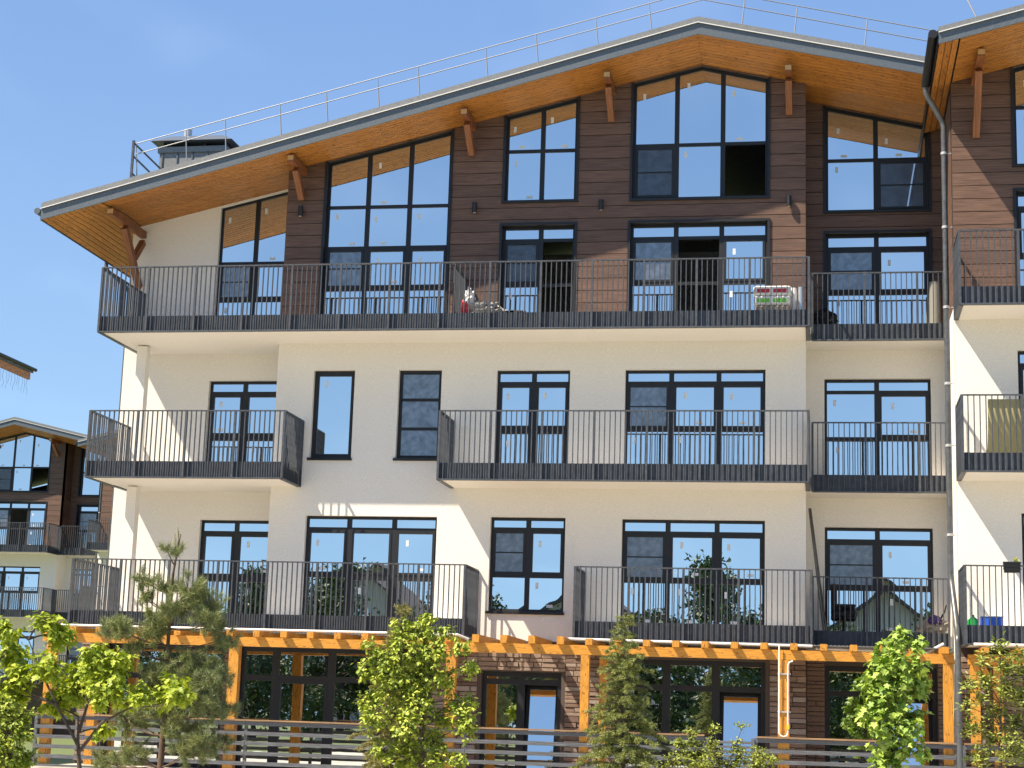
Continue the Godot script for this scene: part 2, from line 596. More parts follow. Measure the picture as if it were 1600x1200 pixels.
# runs: [[from, to, inward]] in plan; yb: lower edge of the cladding sheet
func balcony(parent: Node, runs: Array, slab: Array, yb: float, single: bool, called := "balcony") -> Node3D:
	var b := group_node(called, parent)
	var s := MB.new()
	s.box(slab[0], slab[1], yb + 0.012, yb + 0.30, slab[2], slab[3])
	part(s, "slab", M.stucco, b)
	var tops := MB.new()
	var lows := MB.new()
	var bars := MB.new()
	for run in runs:
		var a: Vector2 = run[0]
		var e: Vector2 = run[1]
		var inw: Vector2 = run[2]
		var d := (e - a).normalized()
		var ln := a.distance_to(e)
		var k := int(round(ln / PITCH))
		var A := Vector3(a.x, yb, a.y)
		var B := Vector3(e.x, yb, e.y)
		tops.beam(A + Vector3(0, 1.408, 0), B + Vector3(0, 1.408, 0), 0.05, 0.024)
		var off := Vector3(inw.x, 0, inw.y) * 0.055
		var lift: float = run[4] if run.size() > 4 else 0.0
		lows.beam(A + off * 0.36 + Vector3(0, 0.012 + lift, 0), B + off * 0.36 + Vector3(0, 0.012 + lift, 0), 0.088, 0.03)
		var sh := MB.new()
		sh.beam(A + off + Vector3(0, 0.192, 0), B + off + Vector3(0, 0.192, 0), 0.006, 0.33)
		if lift == 0.0:
			part(sh, "kick_sheet", M.sheet, b)
		var along := absf(d.x) > 0.5
		var bar_mesh := BoxMesh.new()
		bar_mesh.size = Vector3(0.018, 1.37, 0.036) if along else Vector3(0.028, 1.37, 0.015)
		var post_mesh := BoxMesh.new()
		post_mesh.size = Vector3(0.045, 1.40, 0.052) if along else Vector3(0.052, 1.40, 0.045)
		for i in k + 1:
			var p := A.lerp(B, float(i) / k)
			if i % 10 == 0 or i == k:
				if i == 0 and run.size() > 3:
					continue
				if lift > 0.0:
					post_mesh.size.y = 1.40 - lift
				copy_part(post_mesh, "post", M.rail, b, p + Vector3(0, 0.71 + lift / 2, 0))
			elif single and along:
				copy_part(bar_mesh, "bar", M.rail, b, p + Vector3(0, 0.711, 0))
			else:
				var h := bar_mesh.size / 2
				var c := p + Vector3(0, 0.711, 0)
				bars.box(c.x - h.x, c.x + h.x, c.y - h.y + lift, c.y + h.y, c.z - h.z, c.z + h.z)
	part(tops, "top_rail", M.rail, b)
	part(lows, "bottom_rail", M.rail, b)
	if bars.v.size() > 0:
		part(bars, "bars", M.rail, b).set_meta("kind", "stuff")
	return b

func bracket(parent: Node, x: float, ys: float, z0: float, z1: float, drop: float, out: float, yy := false) -> void:
	var b := group_node("roof_bracket", parent)
	var m := MB.new()
	m.box(x - 0.065, x + 0.065, ys - 0.18, ys - 0.025, z0, z1)
	part(m, "purlin", M.bracket, b)
	m = MB.new()
	m.box(x - 0.063, x + 0.063, ys - 0.15, ys - 0.05, z1, z1 + 0.005)
	part(m, "end_grain", M.end_grain, b)
	m = MB.new()
	m.beam(Vector3(x, ys - 0.23, z0 + out), Vector3(x, ys - drop, z0 + 0.07), 0.13, 0.15, Vector3.FORWARD)
	part(m, "brace", M.bracket, b)
	if yy:
		m = MB.new()
		m.beam(Vector3(x, ys - 0.75, z0 + 0.45), Vector3(x, ys - 0.28, z0 + 0.04), 0.12, 0.13, Vector3.FORWARD)
		part(m, "strut", M.bracket, b)

func warp(fl: Callable, wl: Callable, x: float, z: float, zf: float, zw: float) -> float:
	return lerpf(wl.call(x), fl.call(x), clampf((z - zw) / (zf - zw), 0, 1))

func soffit_boards(parent: Node, fl: Callable, wl: Callable, xa: float, xb: float, z_in: float, zf: float, zw: float) -> void:
	# boards running up the slope, one beside the other from the verge inwards
	var z := zf - 0.02
	var k := 0
	while z - 0.118 > z_in - 0.12:
		var x := xa
		var nx := xa + rng.randf_range(1.5, 4.5)
		while x < xb - 0.01:
			nx = min(nx, xb)
			if xb - nx < 0.8:
				nx = xb
			var m := MB.new()
			var p := []
			for dy in [0.0, 0.022]:
				for q in [[x + 0.002, z - 0.107], [nx - 0.002, z - 0.107], [nx - 0.002, z], [x + 0.002, z]]:
					p.append(Vector3(q[0], warp(fl, wl, q[0], q[1], zf, zw) + dy, q[1]))
			m.hexa(p)
			part(m, "board", M.soffit[rng.randi() % 3], parent)
			x = nx
			nx = x + rng.randf_range(3.0, 5.0)
		z -= 0.12
		k += 1

func eave_boards(parent: Node, fl: Callable, wl: Callable, xa: float, xb: float, z_in: float, zf: float, zw: float) -> void:
	# boards running back along the eave
	var x := xa + 0.02
	while x + 0.118 < xb + 0.05:
		var x2: float = min(x + 0.107, xb)
		var cut := [zf - 0.02, zw, z_in]
		for i in 2:
			var m := MB.new()
			var p := []
			for dy in [0.0, 0.022]:
				for q in [[x, cut[i + 1] + 0.002], [x2, cut[i + 1] + 0.002], [x2, cut[i]], [x, cut[i]]]:
					p.append(Vector3(q[0], lerpf(fl.call(q[0]), warp(fl, wl, q[0], q[1], zf, zw), clampf((q[0] - xa) / (xb - xa), 0, 1)) + dy, q[1]))
			m.hexa(p)
			part(m, "board", M.soffit_deep[rng.randi() % 3], parent)
		x += 0.12

func slope_plate(mb: MB, f: Callable, xa: float, xb: float, d0: float, d1: float, z0: float, z1: float) -> void:
	mb.prism(PackedVector2Array([Vector2(xa, f.call(xa) + d0), Vector2(xb, f.call(xb) + d0), Vector2(xb, f.call(xb) + d1), Vector2(xa, f.call(xa) + d1)]), z0, z1)

func stones(parent: Node, x0: float, x1: float, y0: float, y1: float, z: float, single: bool) -> void:
	var y := y0
	var rest := MB.new()
	while y < y1 - 0.03:
		var h: float = min(rng.randf_range(0.07, 0.125), y1 - y)
		var x := x0
		while x < x1 - 0.02:
			var w := rng.randf_range(0.16, 0.46)
			if x1 - x - w < 0.12:
				w = x1 - x
			var d := rng.randf_range(0.012, 0.05)
			var m := MB.new() if single else rest
			var g := 0.004
			var j := []
			for q in 4:
				j.append(Vector2(rng.randf_range(0.0, 0.012), rng.randf_range(0.0, 0.012)))
			m.hexa([Vector3(x + g, y + g, z + 0.001), Vector3(x + w - g, y + g, z + 0.001), Vector3(x + w - g - j[0].x, y + g + j[0].y, z + d), Vector3(x + g + j[1].x, y + g + j[1].y, z + d * 0.9),
				Vector3(x + g, y + h - g, z + 0.001), Vector3(x + w - g, y + h - g, z + 0.001), Vector3(x + w - g - j[2].x, y + h - g - j[2].y, z + d * 0.95), Vector3(x + g + j[3].x, y + h - g - j[3].y, z + d)])
			if single:
				part(m, "stone", M.stone[rng.randi() % 5], parent)
			x += w
		y += h
	if not single and rest.v.size() > 0:
		part(rest, "stonework", M.stone[rng.randi() % 3], parent).set_meta("kind", "stuff")

func guard_rail(parent: Node, pts: Array, posts: Array, drop: Array) -> void:
	var g := group_node("roof_guard_rail", parent)
	for dy in [0.0, -0.25]:
		var m := MB.new()
		var q := []
		for p in pts:
			q.append(p + Vector3(0, dy, 0))
		for i in q.size() - 1:
			m.tube([q[i], q[i + 1]], 0.0115, 0.0115, 6)
		part(m, "rail", M.guard, g)
	for i in posts.size():
		var m := MB.new()
		m.tube([posts[i], drop[i]], 0.012, 0.016, 6)
		part(m, "post", M.guard, g)

func rows_at(floor_y: float) -> Array:
	return [floor_y, floor_y + 0.92, floor_y + 1.90, floor_y + 2.17]

func main_block(root: Node3D, near: bool) -> void:
	# ---- roof lines: fl along the verge, wl where the boards meet the wall
	var fl := func(x): return 15.5 - (0.261 * (-2.5 - x) if x < -2.5 else 0.23 * (x + 2.5))
	var wl := func(x): return 15.32 - 0.237 * absf(x + 2.5)
	var XL := -16.62
	var XR := 2.12
	var ZF := 1.25
	# ---- windows; each returns its opening
	var h0 := []      # front wall, plastered storeys
	var h1 := []      # recessed walls
	var h2 := []      # timber clad storey, front
	var hm := []      # recessed bay on the right
	var hg := []      # stone ground floor
	var hgm := []
	var slope := func(x): return wl.call(x) - 0.03
	for lv in [1, 2]:
		var fy: float = 3.45 + STOREY * (lv - 1) - 0.012
		var r := rows_at(fy)
		h1 += window(root, "window", -13.41, -11.62, r, [-12.6], -1.05, [["s", "s"], ["s", "s"], ["g", "g"]])
		if lv == 1:
			h0 += window(root, "window", -10.70, -7.87, r, [-9.77, -8.80], 0, [["g", "s", "s"], ["s", "s", "s"], ["g", "g", "g"]])
			h0 += window(root, "window", -6.74, -5.18, [3.69, 4.42, 5.38, 5.62], [-5.96], 0, [["g", "g"], ["n", "s"], ["g", "g"]], {"sill": true})
			h0 += window(root, "window", -4.02, -1.14, r, [-3.09, -2.10], 0, [["g", "g", "g"], ["n", "s", "s"], ["g", "g", "g"]])
			hm += window(root, "window", 0.04, 2.20, r, [1.10], -1.05, [["g", "g"], ["n", "s"], ["g", "g"]])
		else:
			h0 += window(root, "window", -10.69, -9.78, [6.83, 8.72], [], 0, [["g"]], {"sill": true, "t": 0.10})
			h0 += window(root, "window", -8.82, -7.89, [6.83, 7.47, 8.09, 8.72], [], 0, [["f"], ["f"], ["f"]], {"sill": true, "m": 0.05, "t": 0.06})
			h0 += window(root, "window", -6.71, -5.16, r, [-5.93], 0, [["s", "s"], ["s", "s"], ["g", "g"]])
			h0 += window(root, "window", -4.01, -1.14, r, [-3.06, -2.09], 0, [["g", "g", "g"], ["n", "s", "s"], ["g", "g", "g"]])
			hm += window(root, "window", 0.04, 2.20, r, [1.11], -1.05, [["g", "g"], ["g", "s"], ["g", "g"]])
	var r3 := rows_at(9.638)
	r3[3] = 11.84
	h1 += window(root, "window", -13.40, -11.62, [9.638, 10.55, 11.41, 13.0], [-12.55], -1.05, [["g", "g"], ["n", "s"], ["g", "g"]], {"top": slope, "reveal": 0.09})
	var tr := {"top": slope, "trim": true, "reveal": 0.13}
	h2 += window(root, "window", -10.62, -7.88, [9.638, 10.52, 11.44, 12.36, 14.0], [-9.71, -8.78], 0, [["g", "g", "g"], ["n", "s", "s"], ["g", "g", "g"], ["g", "g", "g"]], tr)
	tr = {"top": slope, "trim": true, "reveal": 0.10, "bottom_trim": true}
	h2 += window(root, "window", -6.68, -5.14, [12.38, 13.52, 14.4], [-5.89], 0, [["g", "g"], ["g", "g"]], tr)
	var tc := tr.duplicate()
	tc["apex"] = -2.5
	h2 += window(root, "window", -3.94, -1.11, [12.37, 13.57, 15.3], [-3.02, -2.05], 0, [["d", "g", "o"], ["g", "g", "g"]], tc)
	h2 += window(root, "window", -6.70, -5.14, r3, [-5.88], 0, [["g", "o"], ["d", "o"], ["g", "g"]], {"trim": true, "reveal": 0.13})
	h2 += window(root, "window", -3.96, -1.11, r3, [-3.01, -2.06], 0, [["g", "o", "g"], ["n", "o", "s"], ["g", "g", "g"]], {"trim": true, "reveal": 0.13})
	hm += window(root, "window", 0.08, 2.21, [12.33, 13.48, 14.3], [1.13], -1.05, [["g", "d"], ["g", "g"]], tr)
	hm += window(root, "window", 0.08, 2.21, r3, [1.13], -1.05, [["g", "g"], ["n", "s"], ["g", "g"]], {"trim": true, "reveal": 0.13})
	var gl := {"glass": M.glass, "plain": true, "t": 0.09, "m": 0.16}
	if near:
		hg += window(root, "window", -14.9, -12.3, [0.35, 2.2, 2.85], [-13.6], 0, [["g", "g"], ["g", "g"]], gl)
		hg += window(root, "window", -11.95, -7.86, [0.35, 2.22, 2.86], [-11.2, -10.0, -8.9], 0, [["g", "s", "g", "g"], ["g", "g", "g", "g"]], gl)
		hg += window(root, "window", -6.82, -5.18, [0.35, 2.28, 2.48], [-6.02], 0, [["g", "t"], ["g", "g"]], gl)
		hg += window(root, "window", -4.0, -1.12, [0.35, 2.25, 2.80], [-3.08, -2.10], 0, [["g", "g", "t"], ["g", "g", "g"]], gl)
		hgm += window(root, "window", 0.04, 2.24, [0.35, 2.25, 2.80], [1.25], -1.05, [["g", "t"], ["g", "g"]], gl)
	# ---- walls
	wall(root, "plaster_wall", M.stucco, rect(-11.5, -0.33, 3.1, 9.62), h0, -0.3, 0)
	wall(root, "plaster_wall", M.stucco, PackedVector2Array([Vector2(-15.46, 3.1), Vector2(-11.2, 3.1), Vector2(-11.2, wl.call(-11.2)), Vector2(-15.46, wl.call(-15.46))]), h1, -1.35, -1.05)
	wall(root, "plaster_wall", M.stucco, rect(-0.33, 2.5, 3.1, 9.62), hm, -1.35, -1.05)
	wall(root, "stone_backing", M.mortar, rect(-15.46, -0.33, 0, 3.1), hg, -0.3, 0)
	wall(root, "stone_backing", M.mortar, rect(-0.33, 2.5, 0, 3.1), hgm, -1.35, -1.05)
	var gable := PackedVector2Array([Vector2(-11.5, 9.62), Vector2(-0.33, 9.62), Vector2(-0.33, wl.call(-0.33)), Vector2(-2.5, wl.call(-2.5)), Vector2(-11.5, wl.call(-11.5))])
	wall(root, "gable_backing", M.membrane, gable, h2, -0.3, -0.024)
	var mid_top := PackedVector2Array([Vector2(-0.33, 9.62), Vector2(2.5, 9.62), Vector2(2.5, wl.call(2.5)), Vector2(-0.33, wl.call(-0.33))])
	wall(root, "gable_backing", M.membrane, mid_top, hm, -1.35, -1.074)
	var clad := group_node("timber_cladding", root)
	planks(clad, gable, h2, 9.62, 15.4, -0.022, 0)
	planks(clad, mid_top, hm, 9.62, 15.0, -1.072, -1.05)
	# returns beside the recesses
	var m := MB.new()
	m.box(-0.63, -0.33, 3.1, 9.62, -1.05, -0.3)
	m.box(-11.5, -11.2, 3.1, 9.62, -1.05, -0.3)
	m.box(-11.5, -11.2, 9.62, 12.9, -1.05, -0.3)
	part(m, "return_wall", M.stucco, root)
	var y := 9.62
	while y < 14.75:
		m = MB.new()
		m.box(-0.60, -0.33, y, min(y + 0.253, 14.78), -1.05, -0.026)
		part(m, "plank", M.cladding[rng.randi() % 5], clad)
		y += 0.262
	m = MB.new()
	m.box(-0.63, -0.33, 0, 3.1, -1.05, -0.3)
	part(m, "stone_backing", M.mortar, root)
	# column and end wall on the left, rear wall, floors
	m = MB.new()
	m.box(-14.72, -14.50, 3.4, 6.17, -0.22, 0)
	part(m, "column", M.stucco, root)
	m = MB.new()
	m.box(-14.72, -14.50, 6.5, 9.27, -0.22, 0)
	part(m, "column", M.stucco, root)
	m = MB.new()
	m.box(-15.46, -15.16, 0, wl.call(-15.46), -12, -1.35)
	part(m, "end_wall", M.stucco, root)
	m = MB.new()
	m.prism(PackedVector2Array([Vector2(-15.46, 0), Vector2(2.5, 0), Vector2(2.5, wl.call(2.5)), Vector2(-2.5, wl.call(-2.5)), Vector2(-15.46, wl.call(-15.46))]), -12.3, -12)
	part(m, "rear_wall", M.stucco, root)
	m = MB.new()
	for fy in [0.2, 3.15, 6.25, 9.35]:
		m.box(-15.15, 2.48, fy, fy + 0.25, -11.99, -1.36)
		m.box(-11.19, -0.64, fy, fy + 0.25, -1.36, -0.31)
	m.box(-15.15, 2.48, 0.2, 12.4, -4.6, -4.4)
	part(m, "interior_floor", M.interior, root)
	# ---- stone facing
	if near:
		var fac := group_node("stone_facing", root)
		stones(fac, -7.84, -6.90, 0.4, 2.9, 0, true)
		stones(fac, -5.10, -4.08, 0.4, 2.9, 0, true)
		stones(fac, -1.04, -0.33, 1.0, 2.9, 0, true)
		stones(fac, -6.9, -5.10, 2.5, 2.9, 0, false)
		stones(fac, -0.33, 0.03, 0.4, 2.9, -1.05, false)
		stones(fac, 2.25, 2.5, 0.4, 2.9, -1.05, false)
		stones(fac, -15.46, -14.95, 0.4, 2.9, 0, false)
		stones(fac, -12.28, -11.97, 0.4, 2.9, 0, false)
		stones(fac, -1.04, -0.33, 0.3, 1.0, 0, false)
	# ---- balconies
	var IN := Vector2(0, -1)
	if near:
		balcony(root, [[Vector2(-15.07, 1.3), Vector2(-0.26, 1.3), IN], [Vector2(-15.07, 1.3), Vector2(-15.07, -1.02), Vector2(1, 0), 1], [Vector2(-0.26, 1.3), Vector2(-0.26, 0.0), Vector2(-1, 0), 1], [Vector2(-7.46, 1.22), Vector2(-7.46, 0.04), Vector2(1, 0), 1, 0.31]], [-15.01, -0.32, 0, 1.238], 9.29, true)
		balcony(root, [[Vector2(-15.1, 1.3), Vector2(-10.86, 1.3), IN], [Vector2(-15.1, 1.3), Vector2(-15.1, -1.02), Vector2(1, 0), 1], [Vector2(-10.86, 1.3), Vector2(-10.86, 0.02), Vector2(-1, 0), 1]], [-15.04, -10.92, 0, 1.238], 6.2, true)
		balcony(root, [[Vector2(-15.22, 1.3), Vector2(-6.97, 1.3), IN], [Vector2(-15.22, 1.3), Vector2(-15.22, -1.02), Vector2(1, 0), 1], [Vector2(-6.97, 1.3), Vector2(-6.97, 0.02), Vector2(-1, 0), 1]], [-15.16, -7.03, 0, 1.238], 3.1, false)
	else:
		balcony(root, [[Vector2(-8.0, 1.3), Vector2(-0.26, 1.3), IN], [Vector2(-0.26, 1.3), Vector2(-0.26, 0.0), Vector2(-1, 0), 1]], [-8.0, -0.32, 0, 1.238], 9.29, false)
	balcony(root, [[Vector2(-7.6, 1.3), Vector2(-0.27, 1.3), IN], [Vector2(-7.6, 1.3), Vector2(-7.6, 0.02), Vector2(1, 0), 1], [Vector2(-0.27, 1.3), Vector2(-0.27, 0.02), Vector2(-1, 0), 1]], [-7.54, -0.33, 0, 1.238], 6.2, near)
	balcony(root, [[Vector2(-4.77, 1.3), Vector2(-0.22, 1.3), IN], [Vector2(-4.77, 1.3), Vector2(-4.77, 0.02), Vector2(1, 0), 1], [Vector2(-0.22, 1.3), Vector2(-0.22, 0.02), Vector2(-1, 0), 1]], [-4.71, -0.28, 0, 1.238], 3.1, near)
	if near:
		# slabs over the left recess, behind the wall line
		for fy in [3.1, 6.2, 9.29]:
			m = MB.new()
			m.box(-15.01, -11.5, fy + 0.012, fy + 0.30, -1.05, -0.001)
			part(m, "recess_slab", M.stucco, root)
	for fy in [9.29, 6.19, 3.09]:
		balcony(root, [[Vector2(-0.20, 0.0), Vector2(2.42, 0.0), IN]], [-0.329, 2.495, -1.05, -0.06], fy, false)
	# ---- roof
	m = MB.new()
	slope_plate(m, fl, XL, -2.5, 0.15, 0.35, -12.6, ZF - 0.03)
	slope_plate(m, fl, -2.5, XR, 0.15, 0.35, -12.6, ZF - 0.03)
	var rf := part(m, "roof", M.roof_top, root)
	for q in [[XL, -2.5], [-2.5, XR]]:
		m = MB.new()
		slope_plate(m, fl, q[0], q[1], -0.01, 0.235, ZF - 0.02, ZF + 0.01)
		part(m, "verge_board", M.fascia, rf)
		m = MB.new()
		slope_plate(m, fl, q[0], q[1], 0.235, 0.36, ZF - 0.06, ZF + 0.035)
		part(m, "verge_cap", M.fascia_cap, rf)
		m = MB.new()
		slope_plate(m, fl, q[0], q[1], 0.226, 0.243, ZF + 0.0355, ZF + 0.05)
		part(m, "drip_edge", M.drip, rf)
	m = MB.new()
	m.box(XL - 0.02, XL, fl.call(XL) - 0.01, fl.call(XL) + 0.30, -12.6, ZF - 0.02)
	part(m, "eave_board", M.fascia, rf)
	m = MB.new()
	m.tube([Vector3(XL - 0.09, fl.call(XL) + 0.19, ZF + 0.02), Vector3(XL - 0.09, fl.call(XL) + 0.16, -12.6)], 0.07, 0.07, 10)
	part(m, "gutter", M.fascia, rf)
	var sof := group_node("soffit", root)
	soffit_boards(sof, fl, wl, -15.25, -2.5, 0.0, ZF, 0.0)
	soffit_boards(sof, fl, wl, -2.5, XR, 0.0, ZF, 0.0)
	for e in [[-15.25, -11.5], [-0.33, XR]]:
		soffit_boards(sof, wl, wl, e[0], e[1], -1.05, -0.005, -2.0)
	eave_boards(sof, fl, wl, XL, -15.26, -12.0, ZF, 0.0)
	for q in [[-11.15, 0.62, 0.62], [-7.41, 0.62, 0.66], [-4.40, 0.66, 0.7], [-0.67, 0.64, 0.7]]:
		bracket(root, q[0], min(fl.call(q[0]), wl.call(q[0])), 0.0, 1.02, q[1] + 0.1, q[2])
	bracket(root, -15.2, min(fl.call(-15.2), wl.call(-15.2)), -1.05, 0.88, 1.35, 1.1, true)
	# ---- chimney stack and guard rail on the roof
	if near:
		var ch := group_node("chimney_stack", root)
		m = MB.new()
		m.box(-15.36, -13.75, 12.4, 14.36, -3.0, -2.0)
		part(m, "casing", M.fascia_cap, ch)
		m = MB.new()
		m.box(-15.40, -13.71, 14.36, 14.50, -3.04, -1.96)
		part(m, "collar", M.fascia_cap, ch)
		for k in 5:
			m = MB.new()
			var x := -15.3 + k * 0.37
			m.box(x, x + 0.03, 13.2, 14.355, -1.999, -1.975)
			part(m, "seam", M.fascia, ch)
		for k in 4:
			m = MB.new()
			var x := -15.3 + k * 0.5
			m.box(x, x + 0.05, 14.5, 14.62, -2.9, -2.05)
			part(m, "cap_leg", M.black_metal, ch)
		m = MB.new()
		m.hexa([Vector3(-15.55, 14.62, -3.15), Vector3(-13.55, 14.62, -3.15), Vector3(-13.55, 14.62, -1.85), Vector3(-15.55, 14.62, -1.85), Vector3(-15.2, 14.84, -2.8), Vector3(-13.9, 14.84, -2.8), Vector3(-13.9, 14.84, -2.2), Vector3(-15.2, 14.84, -2.2)])
		part(m, "cap", M.fascia, ch)
		m = MB.new()
		m.tube([Vector3(-14.85, 14.8, -2.4), Vector3(-14.85, 15.06, -2.4)], 0.095, 0.095, 12)
		part(m, "flue", M.zinc, ch)
		var rail_y := func(x): return 17.03 - (0.2475 * (-2.5 - x) if x < -2.5 else 0.24 * (x + 2.5))
		var posts := []
		var drop := []
		for x in [-15.1, -13.95, -13.05, -11.8, -10.75, -9.6, -8.7, -7.2, -6.1, -4.8, -3.65, -1.6, -0.5, 0.95, 2.3]:
			posts.append(Vector3(x, rail_y.call(x), 0))
			drop.append(Vector3(x + (0.12 if x < -2.5 else -0.12), fl.call(x + 0.1) + 0.34, 0))
		guard_rail(root, [Vector3(-15.1, rail_y.call(-15.1), 0), Vector3(-2.5, rail_y.call(-2.5), 0), Vector3(2.6, rail_y.call(2.6), 0)], posts, drop)
		var lad := group_node("roof_access_ladder", root)
		m = MB.new()
		m.beam(Vector3(-15.12, 12.9, 0.1), Vector3(-15.12, 13.95, 0.1), 0.05, 0.05)
		m.beam(Vector3(-15.12, 12.8, -1.3), Vector3(-15.12, 13.6, -1.3), 0.05, 0.05)
		part(m, "stile", M.pipe, lad)
		for dy in [0.0, -0.3, -0.7]:
			m = MB.new()
			m.beam(Vector3(-15.12, 13.9 + dy, 0.1), Vector3(-15.12, 13.75 + dy, -3.0 + absf(dy) * 2.0), 0.03, 0.03)
			part(m, "rail", M.pipe, lad)
		# rain pipe round the left corner
		m = MB.new()
		m.tube([Vector3(-16.66, 11.95, -2.4), Vector3(-16.66, 11.72, -2.4), Vector3(-16.6, 11.62, -2.36), Vector3(-15.62, 10.9, -1.35), Vector3(-15.54, 10.75, -1.28), Vector3(-15.54, 0.1, -1.28)], 0.045, 0.045, 10)
		part(m, "rain_pipe", M.pipe, root)

func right_block(root: Node3D, near: bool) -> void:
	var XE := 9.5
	var fl := func(x): return 13.99 + 0.25 * (x - 2.12)
	var slope := func(x): return fl.call(x) - 0.03
	var h := []
	var hw := []
	var hg := []
	for lv in [1, 2]:
		var r := rows_at(3.438 + STOREY * (lv - 1))
		h += window(root, "window", 3.64, 6.47, r, [4.57, 5.54], 1.7, [["g", "g", "g"], ["s", "s", "n"], ["g", "g", "g"]])
	var r3 := rows_at(9.638)
	r3[3] = 11.84
	hw += window(root, "window", 3.68, 6.43, [12.37, 13.57, 14.9], [4.58, 5.53], 1.7, [["g", "g", "g"], ["g", "g", "g"]], {"top": slope, "trim": true, "reveal": 0.1, "bottom_trim": true})
	hw += window(root, "window", 3.68, 6.43, r3, [4.58, 5.53], 1.7, [["g", "g", "g"], ["s", "s", "s"], ["g", "g", "g"]], {"trim": true, "reveal": 0.13})
	if near:
		hg += window(root, "window", 5.2, 7.4, [0.35, 2.25, 2.8], [6.3], 1.7, [["g", "g"], ["g", "g"]], {"glass": M.glass, "plain": true, "t": 0.09, "m": 0.16})
	wall(root, "plaster_wall", M.stucco, rect(2.5, XE, 3.1, 9.62), h, 1.4, 1.7)
	var gable := PackedVector2Array([Vector2(2.5, 9.62), Vector2(XE, 9.62), Vector2(XE, fl.call(XE)), Vector2(2.5, fl.call(2.5))])
	wall(root, "gable_backing", M.membrane, gable, hw, 1.4, 1.676)
	wall(root, "stone_backing", M.mortar, rect(2.5, XE, 0, 3.1), hg, 1.4, 1.7)
	var clad := group_node("timber_cladding", root)
	planks(clad, gable, hw, 9.62, 15.9, 1.678, 1.7)
	var m := MB.new()
	m.box(2.502, 2.8, 0, 9.62, -12, 1.4)
	m.box(XE - 0.3, XE, 0, 14.0, -12, 1.4)
	m.box(2.8, XE - 0.3, 0, 14.0, -12.3, -12)
	part(m, "side_wall", M.stucco, root)
	m = MB.new()
	m.box(2.53, 2.8, 9.62, 13.95, -12, 1.4)
	part(m, "gable_backing", M.membrane, root)
	var y := 9.62
	while y < 13.9:
		m = MB.new()
		m.box(2.505, 2.53, y, min(y + 0.253, 14.0), -1.04, 1.675)
		part(m, "plank", M.cladding[rng.randi() % 5], clad)
		y += 0.262
	m = MB.new()
	for fy in [0.2, 3.15, 6.25, 9.35]:
		m.box(2.81, XE - 0.31, fy, fy + 0.25, -11.99, 1.39)
	m.box(2.81, XE - 0.31, 0.2, 13.9, -4.6, -4.4)
	part(m, "interior_floor", M.interior, root)
	if near:
		var fac := group_node("stone_facing", root)
		stones(fac, 2.5, 3.6, 0.9, 2.95, 1.7, true)
		stones(fac, 3.6, 5.0, 0.9, 2.95, 1.7, false)
	for fy in [9.29, 6.19, 3.09]:
		balcony(root, [[Vector2(2.5, 3.0), Vector2(8.2, 3.0), Vector2(0, -1)], [Vector2(2.5, 3.0), Vector2(2.5, 1.72), Vector2(1, 0), 1], [Vector2(8.2, 3.0), Vector2(8.2, 1.72), Vector2(-1, 0), 1]], [2.56, 8.14, 1.7, 2.938], fy, near and fy < 7.0)
	var XL := 2.12
	var ZF := 4.0
	m = MB.new()
	slope_plate(m, fl, XL, XE, 0.12, 0.30, -12.6, ZF - 0.03)
	var rf := part(m, "roof", M.roof_top, root)
	m = MB.new()
	slope_plate(m, fl, XL, XE, -0.01, 0.205, ZF - 0.02, ZF + 0.01)
	part(m, "verge_board", M.fascia, rf)
	m = MB.new()
	slope_plate(m, fl, XL, XE, 0.205, 0.31, ZF - 0.06, ZF + 0.035)
	part(m, "verge_cap", M.fascia_cap, rf)
	m = MB.new()
	slope_plate(m, fl, XL, XE, 0.196, 0.213, ZF + 0.0355, ZF + 0.05)
	part(m, "drip_edge", M.drip, rf)
	m = MB.new()
	m.box(XL - 0.02, XL, fl.call(XL) - 0.01, fl.call(XL) + 0.26, -12.6, ZF - 0.02)
	part(m, "eave_board", M.black_metal, rf)
	m = MB.new()
	m.tube([Vector3(XL - 0.10, fl.call(XL) + 0.18, ZF + 0.03), Vector3(XL - 0.10, fl.call(XL) + 0.10, 1.6)], 0.085, 0.085, 12)
	part(m, "gutter", M.black_metal, rf)
	var sof := group_node("soffit", root)
	soffit_boards(sof, fl, fl, 2.52, XE, 1.7, ZF, 1.0)
	eave_boards(sof, fl, fl, XL, 2.51, -1.0, ZF, 1.0)
	bracket(root, 2.95, fl.call(2.95), 1.7, 3.25, 1.25, 0.95)
	# rain pipe beside the recessed bay
	m = MB.new()
	m.tube([Vector3(2.02, 14.12, 1.66), Vector3(2.02, 13.92, 1.66), Vector3(2.06, 13.82, 1.64), Vector3(2.32, 13.38, 1.52), Vector3(2.36, 13.25, 1.5), Vector3(2.36, 4.45, 1.5)], 0.055, 0.055, 12)
	m.tube([Vector3(2.36, 4.45, 1.5), Vector3(2.37, 4.3, 1.52), Vector3(2.42, 3.45, 1.95), Vector3(2.40, 3.3, 2.3), Vector3(2.40, 3.15, 2.4), Vector3(2.40, 0.05, 2.4)], 0.055, 0.055, 12)
	part(m, "rain_pipe", M.pipe, root)
	for py in [12.7, 11.2, 9.6, 8.1, 6.9, 5.2]:
		m = MB.new()
		m.tube([Vector3(2.36, py - 0.025, 1.5), Vector3(2.36, py + 0.025, 1.5)], 0.064, 0.064, 12)
		m.beam(Vector3(2.40, py, 1.5), Vector3(2.52, py, 1.5), 0.015, 0.015)
		part(m, "pipe_clip", M.zinc, root)
